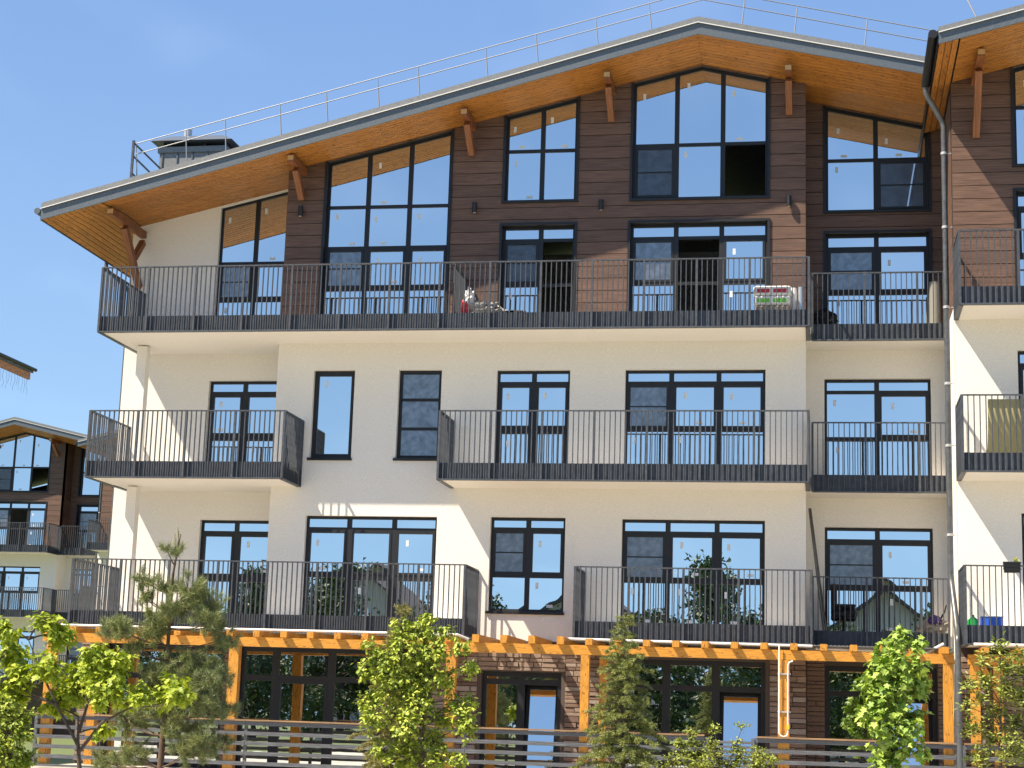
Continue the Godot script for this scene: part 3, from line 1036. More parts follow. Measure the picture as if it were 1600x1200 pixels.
	if near:
		m = MB.new()
		var g := group_node("roof_guard_rail", root)
		m.tube([Vector3(2.9, 14.5, 3.6), Vector3(2.55, 15.3, 3.6)], 0.016, 0.016, 6)
		part(m, "post", M.zinc, g)
		m = MB.new()
		m.tube([Vector3(2.55, 15.3, 3.6), Vector3(9.4, 17.0, 3.6)], 0.014, 0.014, 6)
		part(m, "rail", M.zinc, g)

# ---------------------------------------------------------------- plants
func leaf_shape(mb: MB, at: Vector3, dir: Vector3, nr: Vector3, ln: float, kind: String) -> void:
	var d := dir.normalized()
	var s := d.cross(nr)
	if s.length() < 0.05:
		s = d.cross(Vector3(0.3, 0.2, 1))
	s = s.normalized()
	var u := s.cross(d).normalized()
	var outline := []
	match kind:
		"ovate":
			outline = [[0.28, 0.26], [0.6, 0.25]]
		"long":
			outline = [[0.3, 0.15], [0.65, 0.13]]
		"maple":
			outline = [[0.0, 0.16], [0.12, 0.44], [0.32, 0.26], [0.56, 0.50], [0.66, 0.20]]
		"ash":
			outline = [[0.18, 0.07], [0.3, 0.36], [0.42, 0.10], [0.62, 0.26], [0.7, 0.08]]
	var tip := at + d * ln - u * ln * 0.18
	for side in [-1.0, 1.0]:
		var last := at
		for o in outline:
			var p: Vector3 = at + d * ln * o[0] + s * side * ln * o[1] + u * ln * (0.14 * o[1] - 0.16 * o[0] * o[0])
			mb.face(at + d * ln * 0.02, last, p) if last != at else null
			last = p
		var mid := at + d * ln * 0.5 - u * ln * 0.05
		mb.face(at, mid, last)
		mb.face(mid, tip, last)
		if outline.size() == 2:
			var f: Vector3 = at + d * ln * outline[0][0] + s * side * ln * outline[0][1]
			mb.face(at, f, mid)
			mb.face(f, last, mid)

func limb(mb: MB, a: Vector3, b: Vector3, r0: float, r1: float, sag: float, r: RandomNumberGenerator) -> void:
	var pts := []
	var side := Vector3(r.randf_range(-1, 1), 0, r.randf_range(-1, 1)) * a.distance_to(b) * 0.06
	for i in 5:
		var t := i / 4.0
		pts.append(a.lerp(b, t) + Vector3(0, sag * sin(PI * t), 0) + side * sin(PI * t))
	mb.tube(pts, r0, r1, 5)

# clumps: [x, y, radius] in the tree's own plane, spread in depth; all in metres
func leafy(called: String, label: String, category: String, base: Vector3, clumps: Array, trunk: Array, r0: float, o: Dictionary) -> Node3D:
	var t := thing(called, label, category, base)
	var r := RandomNumberGenerator.new()
	r.seed = o.seed
	var wood := MB.new()
	var pts := [Vector3(trunk[0][0], 0, trunk[0][2]) - Vector3(base.x, 0, base.z)]
	for q in trunk:
		pts.append(Vector3(q[0] - base.x, q[1], q[2] - base.z))
	wood.tube(pts, r0, r0 * 0.25, 8)
	for br in o.get("branches", []):
		var bp := []
		for q in br:
			bp.append(Vector3(q[0] - base.x, q[1], q[2]))
		wood.tube(bp, r0 * 0.55, r0 * 0.15, 6)
		pts.append_array(bp)
	var leaves := MB.new()
	leaves.tint = true
	var depth: float = o.depth
	for c in clumps:
		var k: int = max(1, int(o.get("split", 1)))
		for s in k:
			var z := r.randf_range(-depth, depth)
			var ce := Vector3(c[0] - base.x, c[1], z)
			# limb from the nearest lower point of the trunk
			var best: Vector3 = pts[1]
			for p in pts:
				if p.y < ce.y - 0.05 and p.distance_to(ce) < best.distance_to(ce):
					best = p
			var j := 0
			for i in trunk.size():
				for f in [0.0, 0.33, 0.66]:
					var p: Vector3 = pts[i].lerp(pts[i + 1], f)
					if p.y < ce.y - c[2] * 0.3 and p.distance_to(ce) < best.distance_to(ce):
						best = p
			limb(wood, best, ce, r0 * 0.32, 0.004, 0.03, r)
			var nt := int(max(3.0, o.tips * c[2] * c[2] / 0.04 / k))
			for i in nt:
				var d: Vector3 = Vector3(r.randfn(), r.randfn() * 0.9, r.randfn()).normalized() * c[2] * pow(r.randf(), 0.45)
				d.z *= o.get("flat", 1.0)
				var tip: Vector3 = ce + d
				limb(wood, ce + d * 0.15, tip, 0.004, 0.002, 0.0, r)
				var bias := r.randf_range(-0.25, 0.25)
				for q in int(o.per):
					var out := Vector3(r.randf_range(-1, 1), r.randf_range(-0.5, 0.55) - o.get("droop", 0.3), r.randf_range(-1, 1)).normalized()
					var nr: Vector3 = (Vector3(r.randf_range(-0.6, 0.6), 1.0, r.randf_range(-0.6, 0.6)) + d.normalized() * 0.5).normalized()
					leaves.col = o.dark.lerp(o.light, clampf(r.randf() + bias, 0, 1))
					leaf_shape(leaves, tip + out * 0.015 + Vector3(r.randf_range(-1, 1), r.randf_range(-1, 1), r.randf_range(-1, 1)) * o.size * 0.5, out, nr, o.size * r.randf_range(0.65, 1.15), o.shape)
	part(wood, "trunk", o.get("bark", M.bark), t)
	part(leaves, "crown", o.mat, t).set_meta("kind", "stuff")
	return t

func needle_tuft(mb: MB, at: Vector3, dir: Vector3, ln: float, count: int, spread: float, width: float, r: RandomNumberGenerator) -> void:
	for i in count:
		var d := (dir + Vector3(r.randfn(), r.randfn(), r.randfn()) * spread).normalized()
		var s := d.cross(Vector3(r.randf_range(-1, 1), r.randf_range(-1, 1), r.randf_range(-1, 1))).normalized() * width
		var p := at + Vector3(r.randf_range(-1, 1), r.randf_range(-1, 1), r.randf_range(-1, 1)) * 0.02
		mb.face(p - s, p + s, p + d * ln * r.randf_range(0.7, 1.1))

func pine(called: String, label: String, base: Vector3, clumps: Array, trunk: Array, r0: float, sd: int, depth: float) -> void:
	var t := thing(called, label, "pine tree", base)
	var r := RandomNumberGenerator.new()
	r.seed = sd
	var wood := MB.new()
	var pts := [Vector3(trunk[0][0] - base.x, 0, 0)]
	for q in trunk:
		pts.append(Vector3(q[0] - base.x, q[1], 0))
	wood.tube(pts, r0, 0.008, 8)
	var nd := MB.new()
	nd.tint = true
	for c in clumps:
		for s in 2:
			var ce := Vector3(c[0] - base.x, c[1], r.randf_range(-depth, depth))
			var best: Vector3 = pts[0]
			for i in pts.size() - 1:
				for f in [0.0, 0.25, 0.5, 0.75]:
					var p: Vector3 = pts[i].lerp(pts[i + 1], f)
					if p.y < ce.y - 0.05 and p.distance_to(ce) < best.distance_to(ce):
						best = p
			limb(wood, best, ce, 0.014, 0.006, -0.05, r)
			var k := int(max(4.0, 24.0 * c[2] * c[2] / 0.04))
			for i in k:
				var d: Vector3 = Vector3(r.randfn(), r.randfn() * 0.7, r.randfn()).normalized() * c[2] * 1.25 * pow(r.randf(), 0.6)
				var tip: Vector3 = ce + d
				limb(wood, ce + d * 0.2, tip, 0.005, 0.003, 0.0, r)
				var up: Vector3 = (d.normalized() * 0.6 + Vector3(0, 0.8, 0)).normalized()
				var age := r.randf()
				for q in 3:
					nd.col = Color(0.15, 0.19, 0.075).lerp(Color(0.25, 0.28, 0.09), age)
					needle_tuft(nd, tip - up * 0.03 * q, up, 0.12, 20, 0.95, 0.0034, r)
	# new shoots on the leader
	for i in 9:
		var at: Vector3 = pts[pts.size() - 1] + Vector3(r.randf_range(-0.10, 0.06), r.randf_range(-0.30, -0.05), r.randf_range(-0.06, 0.06))
		nd.col = Color(0.30, 0.27, 0.10)
		nd.tube([at, at + Vector3(r.randf_range(-0.02, 0.02), r.randf_range(0.08, 0.2), 0)], 0.009, 0.004, 4)
	part(wood, "trunk", M.pine_bark, t)
	part(nd, "crown", M.needle, t).set_meta("kind", "stuff")

func spruce(called: String, label: String, base: Vector3, height: float, y_low: float, half: float, sd: int, tint: Color, fresh: Color) -> void:
	var t := thing(called, label, "spruce tree", base)
	var r := RandomNumberGenerator.new()
	r.seed = sd
	var wood := MB.new()
	wood.tube([Vector3.ZERO, Vector3(0.01, height * 0.5, 0), Vector3(0, height, 0)], 0.05, 0.006, 8)
	var nd := MB.new()
	nd.tint = true
	var y := height - 0.08
	var ring := 0
	while y > y_low:
		var f := (height - y) / (height - y_low)
		var reach := half * pow(f, 0.8) * r.randf_range(0.8, 1.12) + 0.05
		var k := int(4 + 5 * f)
		for i in k:
			var a := TAU * (i + r.randf_range(-0.35, 0.35)) / k + ring * 0.7
			var ln := reach * r.randf_range(0.7, 1.1)
			var out := Vector3(cos(a), 0, sin(a))
			var st := Vector3(0, y + r.randf_range(-0.05, 0.05), 0)
			var pts := []
			for q in 6:
				var g := q / 5.0
				pts.append(st + out * ln * g + Vector3(0, ln * (0.30 * g - 0.42 * g * g) * (1.0 if f > 0.25 else -0.6), 0))
			wood.tube(pts, 0.007, 0.002, 4)
			var age := r.randf()
			for q in int(max(4, ln * 34)):
				var g := pow(r.randf(), 0.7)
				var idx := int(min(4, g * 5))
				var at: Vector3 = pts[idx].lerp(pts[idx + 1], g * 5 - idx)
				# side twigs, drooping, dressed with short needles
				var side := out.cross(Vector3.UP) * (1.0 if r.randf() < 0.5 else -1.0)
				var tw := (out * 0.7 + side * r.randf_range(0.2, 1.1) + Vector3(0, r.randf_range(-0.75, 0.1), 0)).normalized()
				var tl := r.randf_range(0.05, 0.14) * (1.1 - 0.4 * g)
				var young := r.randf() < 0.5
				for e in 7:
					var p := at + tw * tl * e / 6.0
					nd.col = fresh if young and e > 3 else tint.lerp(fresh, age * 0.4)
					needle_tuft(nd, p, tw, 0.03, 8, 0.8, 0.0042, r)
		y -= 0.075 + 0.05 * f
		ring += 1
	for e in 12:
		nd.col = fresh
		needle_tuft(nd, Vector3(0, height - 0.025 * e, 0), Vector3.UP, 0.03, 8, 0.7, 0.003, r)
	part(wood, "trunk", M.bark, t)
	part(nd, "crown", M.needle, t).set_meta("kind", "stuff")

func far_tree(h: float, w: float, sd: int, tint: Color) -> Node3D:
	var t := Node3D.new()
	var r := RandomNumberGenerator.new()
	r.seed = sd
	var wood := MB.new()
	wood.tube([Vector3.ZERO, Vector3(0.1, h * 0.4, 0), Vector3(0, h * 0.9, 0)], 0.18, 0.03, 8)
	var lv := MB.new()
	lv.tint = true
	for k in 60:
		var a := r.randf() * TAU
		var yy := r.randf_range(0.12, 1.0)
		var rad := w * 0.5 * sin(PI * clampf(0.12 + yy * 0.83, 0, 1)) * sqrt(r.randf())
		var ce := Vector3(cos(a) * rad, yy * h * 0.94, sin(a) * rad)
		wood.tube([Vector3(0, ce.y * 0.8, 0), ce], 0.03, 0.01, 4)
		for q in 110:
			var d: Vector3 = Vector3(r.randfn(), r.randfn() * 0.7, r.randfn()) * 0.38
			lv.col = tint.lerp(Color(0.10, 0.13, 0.04), r.randf() * 0.6)
			var u := Vector3(r.randfn(), r.randfn(), r.randfn()).normalized()
			var s := u.cross(Vector3(r.randfn(), r.randfn(), r.randfn())).normalized()
			lv.face(ce + d, ce + d + u * 0.26, ce + d + u * 0.12 + s * 0.15)
	part(wood, "trunk", M.bark, t)
	part(lv, "crown", M.far_leaf, t).set_meta("kind", "stuff")
	return t

# ---------------------------------------------------------------- yard
func pergola() -> void:
	var p := thing("timber_pergola", "orange timber pergola with posts and rafters along the ground floor terrace", "pergola")
	for q in [[-15.2, 2.0, 0.19], [-14.97, 0.35, 0.17], [-11.37, 2.0, 0.2], [-7.02, 2.0, 0.19], [-4.43, 2.0, 0.16], [-4.22, 0.9, 0.14], [-0.72, 2.0, 0.21], [2.24, 2.0, 0.17]]:
		var m := MB.new()
		m.box(q[0] - q[2] / 2, q[0] + q[2] / 2, 0.0, 2.775, q[1] - 0.085, q[1] + 0.085)
		part(m, "post", M.timber_up, p)
	for q in [[-15.4, -11.37], [-11.37, -7.02], [-7.02, -0.72], [-0.72, 2.36]]:
		var m := MB.new()
		m.box(q[0] + 0.003, q[1] - 0.003, 2.78, 2.96, 1.92, 2.07)
		part(m, "beam", M.timber, p)
	var x := -15.25
	while x < 2.4:
		var m := MB.new()
		m.box(x - 0.065, x + 0.065, 2.962, 3.11 if x > -6.9 and x < -4.8 else 3.08, 0.05, 2.22 + rng.randf_range(-0.02, 0.02))
		part(m, "rafter", M.timber_up, p)
		x += 0.545
	# knee braces by the right end
	var b := MB.new()
	b.beam(Vector3(2.85, 2.75, 2.05), Vector3(3.15, 2.2, 2.05), 0.1, 0.1, Vector3.FORWARD)
	var q := thing("timber_pergola", "short orange timber pergola with knee brace right of the rain pipe", "pergola")
	part(b, "brace", M.timber_up, q)
	for xx in [2.72, 3.12]:
		var m := MB.new()
		m.box(xx - 0.085, xx + 0.085, 0, 2.775, 1.92, 2.08)
		part(m, "post", M.timber_up, q)
	var m2 := MB.new()
	m2.box(2.6, 8.0, 2.78, 2.96, 1.92, 2.07)
	part(m2, "beam", M.timber, q)
	x = 2.8
	while x < 8.0:
		var m := MB.new()
		m.box(x - 0.065, x + 0.065, 2.962, 3.04, 1.75, 3.3)
		part(m, "rafter", M.timber, q)
		x += 0.6
	# translucent ribbed sheets lying on the rafters
	for e in [[-15.35, -6.95, 3.082], [-4.85, 2.38, 3.082]]:
		var s := MB.new()
		var k := 0
		var xx: float = e[0]
		while xx < e[1]:
			s.box(xx, xx + 0.038, e[2], e[2] + 0.010 + 0.010 * (k % 2), 0.1, 1.34)
			xx += 0.038
			k += 1
		part(s, "ribbed_sheet", M.fascia_cap, p)

func fences() -> void:
	for e in [[-15.38, -2.16, "long grey slat fence with timber cap along the terrace left of the gate"], [-1.22, 2.36, "grey slat fence with timber cap between the gate and the rain pipe"], [2.5, 8.0, "grey slat fence right of the rain pipe behind the thin tree"]]:
		var f := thing("slat_fence", e[2], "fence")
		var joints := [e[0]]
		var x: float = e[0] + 4.35
		while x < e[1] - 1.0:
			joints.append(x)
			x += 4.35
		joints.append(e[1])
		for i in joints.size() - 1:
			for k in 7:
				var y := 1.30 - 0.19 * k
				var m := MB.new()
				m.box(joints[i] + 0.004, joints[i + 1] - 0.004, y - 0.036, y + 0.036, 2.11 + 0.001 * (k % 2), 2.14)
				part(m, "slat", M.fence, f)
			var c := MB.new()
			c.box(joints[i] + 0.004, joints[i + 1] - 0.004, 1.345, 1.375, 2.06, 2.17)
			part(c, "cap", M.cap_wood, f)
		for jx in joints:
			var m := MB.new()
			m.box(jx - 0.03, jx + 0.03, 0, 1.335, 2.05, 2.105)
			part(m, "post", M.fence, f)
	var g := thing("slat_gate", "low grey gate of close horizontal slats behind the bright shrub", "gate")
	for k in 13:
		var y := 1.25 - 0.085 * k
		var m := MB.new()
		m.box(-2.08, -1.30, y - 0.024, y + 0.024, 2.11, 2.14)
		part(m, "slat", M.fence, g)
	for x in [-2.10, -1.28]:
		var m := MB.new()
		m.box(x - 0.025, x + 0.025, 0.1, 1.33, 2.10, 2.15)
		part(m, "stile", M.fence, g)

func pipes() -> void:
	for e in [[[Vector3(-15.35, 3.14, 1.42), Vector3(-7.05, 3.13, 1.42), Vector3(-6.85, 3.05, 1.3)], "white plastic pipe under the long left balcony, above the pergola"], [[Vector3(-4.95, 3.10, 1.42), Vector3(-0.20, 3.07, 1.42)], "white plastic pipe under the first floor balcony beside the recessed bay"], [[Vector3(-0.14, 3.05, 0.9), Vector3(1.95, 3.03, 0.9), Vector3(2.25, 3.2, 0.8)], "white plastic pipe under the recessed bay, bent up at the rain pipe"], [[Vector3(2.62, 3.10, 3.1), Vector3(8.0, 3.10, 3.1)], "white plastic pipe under the balcony right of the rain pipe"]]:
		var m := MB.new()
		for i in e[0].size() - 1:
			m.tube([e[0][i], e[0][i + 1]], 0.026, 0.026, 10)
		tag(part(m, "drain_pipe", M.pvc, self), e[1], "pipe")
	var t := thing("gas_pipe", "white looped pipe with yellow valve on the pergola post", "pipe")
	var m := MB.new()
	m.tube([Vector3(-0.80, 3.04, 2.13), Vector3(-0.80, 1.45, 2.13), Vector3(-0.77, 1.40, 2.13), Vector3(-0.72, 1.38, 2.13), Vector3(-0.66, 1.40, 2.13), Vector3(-0.64, 1.46, 2.13), Vector3(-0.64, 2.68, 2.13), Vector3(-0.61, 2.74, 2.13), Vector3(-0.55, 2.76, 2.12)], 0.014, 0.014, 8)
	part(m, "tube", M.pvc, t)
	m = MB.new()
	m.box(-0.668, -0.612, 1.52, 1.60, 2.105, 2.155)
	part(m, "valve", mat(0.75, 0.45, 0.02, 0.5), t)
	for y in [2.52, 1.83]:
		m = MB.new()
		m.box(-0.83, -0.59, y - 0.012, y + 0.012, 2.088, 2.116)
		part(m, "clip", M.zinc, t)

func wall_lamps() -> void:
	var where := ["left of the tallest window", "between the tallest window and the two-pane window", "between the two-pane and the gable windows", "beside the sunlit corner of the gable"]
	var k := 0
	for x in [-11.16, -7.30, -4.58, -0.67]:
		var t := thing("wall_lamp", "small black cylinder wall lamp " + where[k], "lamp", Vector3(x, 12.12, 0), "wall lamps on the timber gable")
		var m := MB.new()
		m.tube([Vector3(0, 0, 0.09), Vector3(0, 0.22, 0.09)], 0.05, 0.05, 14)
		part(m, "body", M.black_metal, t)
		m = MB.new()
		m.box(-0.03, 0.03, 0.07, 0.15, 0.004, 0.06)
		part(m, "mount", M.black_metal, t)
		m = MB.new()
		m.tube([Vector3(0, -0.006, 0.09), Vector3(0, -0.002, 0.09)], 0.035, 0.035, 12)
		part(m, "lens", M.zinc, t)
		k += 1

func soft_box(mb: MB, c: Vector3, s: Vector3, b: float) -> void:
	# a box with bevelled edges: three crossing slabs' hull
	var h := s / 2
	var ring := func(y: float, k: float) -> Array:
		return [c + Vector3(-h.x + k, y, -h.z), c + Vector3(h.x - k, y, -h.z), c + Vector3(h.x, y, -h.z + k), c + Vector3(h.x, y, h.z - k), c + Vector3(h.x - k, y, h.z), c + Vector3(-h.x + k, y, h.z), c + Vector3(-h.x, y, h.z - k), c + Vector3(-h.x, y, -h.z + k)]
	var lv := [[-h.y, 0.7], [-h.y + b, 1.0], [h.y - b, 1.0], [h.y, 0.7]]
	var rings := []
	for l in lv:
		var a: Array = ring.call(l[0], b)
		for i in 8:
			var d: Vector3 = a[i] - c
			a[i] = c + Vector3(d.x * (1.0 if l[1] == 1.0 else 1.0 - b / h.x), d.y, d.z * (1.0 if l[1] == 1.0 else 1.0 - b / h.z))
		rings.append(a)
	for i in 3:
		for j in 8:
			var p: Vector3 = rings[i][j]
			var q: Vector3 = rings[i][(j + 1) % 8]
			var p2: Vector3 = rings[i + 1][j]
			var q2: Vector3 = rings[i + 1][(j + 1) % 8]
			var nr := (q2 - p).cross(p2 - q).normalized()
			if nr.dot((p + q2) / 2 - c) < 0:
				nr = -nr
			mb.quad(p, q, q2, p2, nr)
	for i in [0, 3]:
		for j in range(1, 7):
			mb.tri(rings[i][0], rings[i][j], rings[i][j + 1], Vector3(0, -1 if i == 0 else 1, 0))

func balcony_things() -> void:
	var FL := 9.592
	# crumpled sacks by the partition
	var m := MB.new()
	m.blob(Vector3(-6.85, FL + 0.15, 0.85), Vector3(0.36, 0.20, 0.22), nz, 0.9, 16, 24, FL)
	tag(part(m, "rubble_sack", M.sack, self), "crumpled grey sack lying by the balcony partition rail", "sack")
	m = MB.new()
	m.blob(Vector3(-6.25, FL + 0.08, 0.8), Vector3(0.34, 0.10, 0.18), nz, 0.9, 14, 20, FL)
	tag(part(m, "rubble_sack", M.black_cloth, self), "flat dark sack on the top balcony before the open door", "sack")
	var t := thing("carrier_bag", "red and white carrier bag standing against the balcony partition rail", "bag", Vector3(-7.22, FL, 0.9))
	m = MB.new()
	m.blob(Vector3(0, 0.2, 0), Vector3(0.11, 0.22, 0.10), nz, 0.7, 12, 16, 0.0)
	part(m, "body", M.red, t)
	m = MB.new()
	m.blob(Vector3(0.05, 0.42, 0.02), Vector3(0.10, 0.20, 0.08), nz, 0.9, 12, 16)
	part(m, "top", M.white, t)
	m = MB.new()
	m.blob(Vector3(-6.05, FL + 0.05, 0.95), Vector3(0.10, 0.07, 0.08), nz, 0.8, 10, 14, FL)
	tag(part(m, "cloth_rag", M.red, self), "small red rag on the floor of the top balcony", "rag")
	m = MB.new()
	m.blob(Vector3(-4.5, FL + 0.03, 0.9), Vector3(0.14, 0.05, 0.1), nz, 0.8, 8, 12, FL)
	tag(part(m, "paper_sheet", M.white, self), "scrap of white paper on the top balcony between the doors", "paper")
	# packs of insulation
	for k in 3:
		var p := thing("insulation_pack", ["lowest of three white plastic insulation packs stacked on the top balcony", "middle insulation pack with green print in the balcony stack", "topmost insulation pack with red print in the balcony stack"][k], "pack", Vector3(-0.98, FL + 0.20 * k, 0.86), "insulation packs stacked on the top balcony")
		m = MB.new()
		soft_box(m, Vector3(0, 0.098, 0), Vector3(0.70 + 0.02 * k, 0.19, 0.42), 0.03)
		part(m, "wrapper", M.white if k != 0 else M.canvas, p)
		if k > 0:
			for e in [[-0.30, -0.05], [0.02, 0.28]]:
				m = MB.new()
				m.box(e[0], e[1], 0.05, 0.13, 0.21, 0.2125)
				part(m, "print", M.green if k == 1 else M.red, p)
	for e in [[-0.56, 0.80, M.white, "white upright roll beside the insulation packs on the top balcony"], [-0.42, 0.86, M.foil, "silver foil roll standing at the corner of the top balcony"]]:
		m = MB.new()
		m.tube([Vector3(e[0], FL, e[1]), Vector3(e[0], FL + 0.60, e[1])], 0.065, 0.062, 14)
		tag(part(m, "upright_roll", e[2], self), e[3], "roll")
	m = MB.new()
	m.tube([Vector3(2.28, 9.59, -0.55), Vector3(2.28, 10.62, -0.55)], 0.12, 0.115, 16)
	tag(part(m, "mesh_roll", M.mesh_roll, self), "upright roll of grey wire mesh in the recessed bay", "roll")
	m = MB.new()
	m.blob(Vector3(0.02, 9.74, -0.35), Vector3(0.26, 0.24, 0.2), nz, 0.8, 14, 18, 9.59)
	tag(part(m, "rubble_sack", M.black_cloth, self), "dark sack on the balcony of the recessed bay", "sack")
	# leaning poles, armchair and bag in the first floor bay
	for dx in [0.0, 0.05]:
		m = MB.new()
		m.beam(Vector3(0.02 + dx, 3.40, -0.35 - dx), Vector3(-0.27 + dx * 0.4, 5.95, -0.75), 0.03, 0.03)
		tag(part(m, "leaning_pole", M.pipe, self), "grey metal pole leaning in the bay corner, " + ("the one nearer the wall corner" if dx == 0.0 else "the one standing further from the wall corner"), "pole", "poles leaning in the bay corner")
	var c := thing("office_chair", "black padded chair standing by the window of the first floor bay", "chair", Vector3(0.42, 3.39, -0.66))
	m = MB.new()
	soft_box(m, Vector3(0, 0.42, 0), Vector3(0.52, 0.14, 0.46), 0.04)
	part(m, "seat", M.black_cloth, c)
	m = MB.new()
	soft_box(m, Vector3(-0.20, 0.74, 0), Vector3(0.12, 0.56, 0.42), 0.04)
	part(m, "backrest", M.black_cloth, c)
	for s in [-0.23, 0.23]:
		m = MB.new()
		soft_box(m, Vector3(0.02, 0.58, s), Vector3(0.40, 0.06, 0.07), 0.02)
		m.beam(Vector3(0.15, 0.45, s), Vector3(0.15, 0.56, s), 0.04, 0.04)
		part(m, "armrest", M.black_cloth, c)
	m = MB.new()
	m.tube([Vector3(0, 0.05, 0), Vector3(0, 0.36, 0)], 0.035, 0.03, 8)
	for k in 5:
		var a := TAU * k / 5
		m.beam(Vector3(0, 0.07, 0), Vector3(cos(a) * 0.26, 0.03, sin(a) * 0.26), 0.05, 0.04)
	part(m, "foot", M.black_cloth, c)
	var bg := thing("duffel_bag", "beige duffel bag with purple strap at the end of the first floor bay", "bag", Vector3(2.15, 3.39, -0.28))
	m = MB.new()
	m.blob(Vector3(0, 0.17, 0), Vector3(0.26, 0.20, 0.15), nz, 0.5, 14, 18, 0.0)
	part(m, "body", M.canvas, bg)
	m = MB.new()
	m.blob(Vector3(0.0, 0.30, 0.10), Vector3(0.13, 0.09, 0.08), nz, 0.7, 10, 14)
	part(m, "pouch", M.purple, bg)
	m = MB.new()
	m.tube([Vector3(-0.20, 0.22, 0.05), Vector3(-0.12, 0.37, 0.05), Vector3(0.0, 0.41, 0.05), Vector3(0.1, 0.38, 0.05)], 0.012, 0.012, 6)
	m.tube([Vector3(0.1, 0.30, 0.05), Vector3(0.2, 0.48, 0.0), Vector3(0.24, 0.62, 0.0)], 0.02, 0.012, 6)
	part(m, "strap", M.black_cloth, bg)
	# right block: planter, canister, crate, hanging cloth
	var pl := thing("planter_box", "dark grey planter box hung on the first floor railing", "planter", Vector3(3.30, 4.37, 3.08))
	m = MB.new()
	m.hexa([Vector3(-0.13, 0, -0.06), Vector3(0.13, 0, -0.06), Vector3(0.13, 0, 0.07), Vector3(-0.13, 0, 0.07), Vector3(-0.15, 0.19, -0.07), Vector3(0.15, 0.19, -0.07), Vector3(0.15, 0.19, 0.09), Vector3(-0.15, 0.19, 0.09)])
	for y in [0.05, 0.11, 0.17]:
		m.box(-0.155, 0.155, y, y + 0.02, 0.075, 0.10)
	part(m, "trough", M.black_metal, pl)
	var r := RandomNumberGenerator.new()
	r.seed = 3
	m = MB.new()
	m.tint = true
	for k in 40:
		m.col = Color(0.2, 0.3, 0.05).lerp(Color(0.6, 0.55, 0.15), r.randf())
		leaf_shape(m, Vector3(0.08 + r.randf_range(-0.05, 0.05), 0.19 + r.randf_range(0, 0.06), r.randf_range(-0.04, 0.04)), Vector3(r.randf_range(-1, 1), 1, r.randf_range(-1, 1)), Vector3(0, 0.4, 1), 0.04, "ovate")
	part(m, "plant", M.leaf, pl)
	var cn := thing("plastic_canister", "green plastic canister on the first floor balcony", "canister", Vector3(2.66, 3.39, 2.55))
	m = MB.new()
	m.tube([Vector3(0, 0, 0), Vector3(0, 0.16, 0)], 0.10, 0.10, 14)
	m.tube([Vector3(0, 0.16, 0), Vector3(0, 0.22, 0)], 0.10, 0.03, 14)
	part(m, "body", M.bottle, cn)
	m = MB.new()
	m.tube([Vector3(0, 0.22, 0), Vector3(0, 0.26, 0)], 0.025, 0.025, 10)
	part(m, "cap", M.bottle, cn)
	var cr := thing("plastic_crate", "blue plastic crate beside the green canister", "crate", Vector3(2.98, 3.39, 2.55))
	m = MB.new()
	m.box(-0.19, 0.19, 0, 0.02, -0.14, 0.14)
	for s in [-1, 1]:
		m.box(s * 0.18 - 0.01, s * 0.18 + 0.01, 0.02, 0.22, -0.14, 0.14)
		m.box(-0.17, 0.17, 0.02, 0.22, s * 0.13 - 0.01, s * 0.13 + 0.01)
	part(m, "shell", M.blue, cr)
	m = MB.new()
	m.box(-0.2, 0.2, 0.221, 0.235, -0.15, 0.15)
	part(m, "lid", M.foil, cr)
	# cloth hung behind the rail, bellying inwards
	m = MB.new()
	var n := 24
	for i in n:
		for j in 40:
			var f := func(a: int, b: int) -> Vector3:
				var u := float(a) / n
				var v := float(b) / 40
				return Vector3(2.96 + v * 3.0, 7.53 - u * 1.0, 2.945 - 0.30 * pow(u, 2.2) + 0.012 * sin(v * 60.0) * u)
			m.face(f.call(i, j), f.call(i, j + 1), f.call(i + 1, j + 1))
			m.face(f.call(i, j), f.call(i + 1, j + 1), f.call(i + 1, j))
	tag(part(m, "privacy_cloth", M.fabric, self), "olive privacy cloth hung behind the second floor railing", "cloth")

func corner_house() -> void:
	# the end of a nearer roof that reaches into view
	var t := thing("corner_house", "brown timber eave of a house with hanging fairy lights against the sky", "house", Vector3(0, 0, 0))
	var f := func(x): return 10.70 - 0.24 * (x + 22.0)
	var m := MB.new()
	m.prism(PackedVector2Array([Vector2(-22.0, f.call(-22.0)), Vector2(-30.0, f.call(-30.0)), Vector2(-30.0, f.call(-30.0) + 0.16), Vector2(-21.98, f.call(-22.0) + 0.13)]), -10.0, 6.0)
	part(m, "roof", M.roof_top, t)
	m = MB.new()
	m.tube([Vector3(-21.95, 10.80, -10.05), Vector3(-21.95, 10.80, 6.0)], 0.05, 0.05, 8)
	part(m, "gutter", M.black_metal, t)
	m = MB.new()
	m.box(-22.10, -22.03, 10.50, 10.69, -9.9, 5.9)
	part(m, "eave_board", M.soffit[0], t)
	m = MB.new()
	m.prism(PackedVector2Array([Vector2(-23.6, 0), Vector2(-30.0, 0), Vector2(-30.0, f.call(-30.0) - 0.01), Vector2(-23.6, f.call(-23.6) - 0.01)]), -9.2, 5.2)
	part(m, "wall", M.stucco, t)
	var r := RandomNumberGenerator.new()
	r.seed = 9
	for k in 16:
		var z := -9.8 + k * 0.16
		var pts := [Vector3(-22.06, 10.5, z)]
		var y := 10.5
		for q in 3:
			y -= r.randf_range(0.05, 0.2)
			pts.append(Vector3(-22.06 + r.randf_range(-0.03, 0.03), y, z + r.randf_range(-0.03, 0.03)))
		m = MB.new()
		m.tube(pts, 0.004, 0.003, 4)
		part(m, "light_string", M.pipe, t)

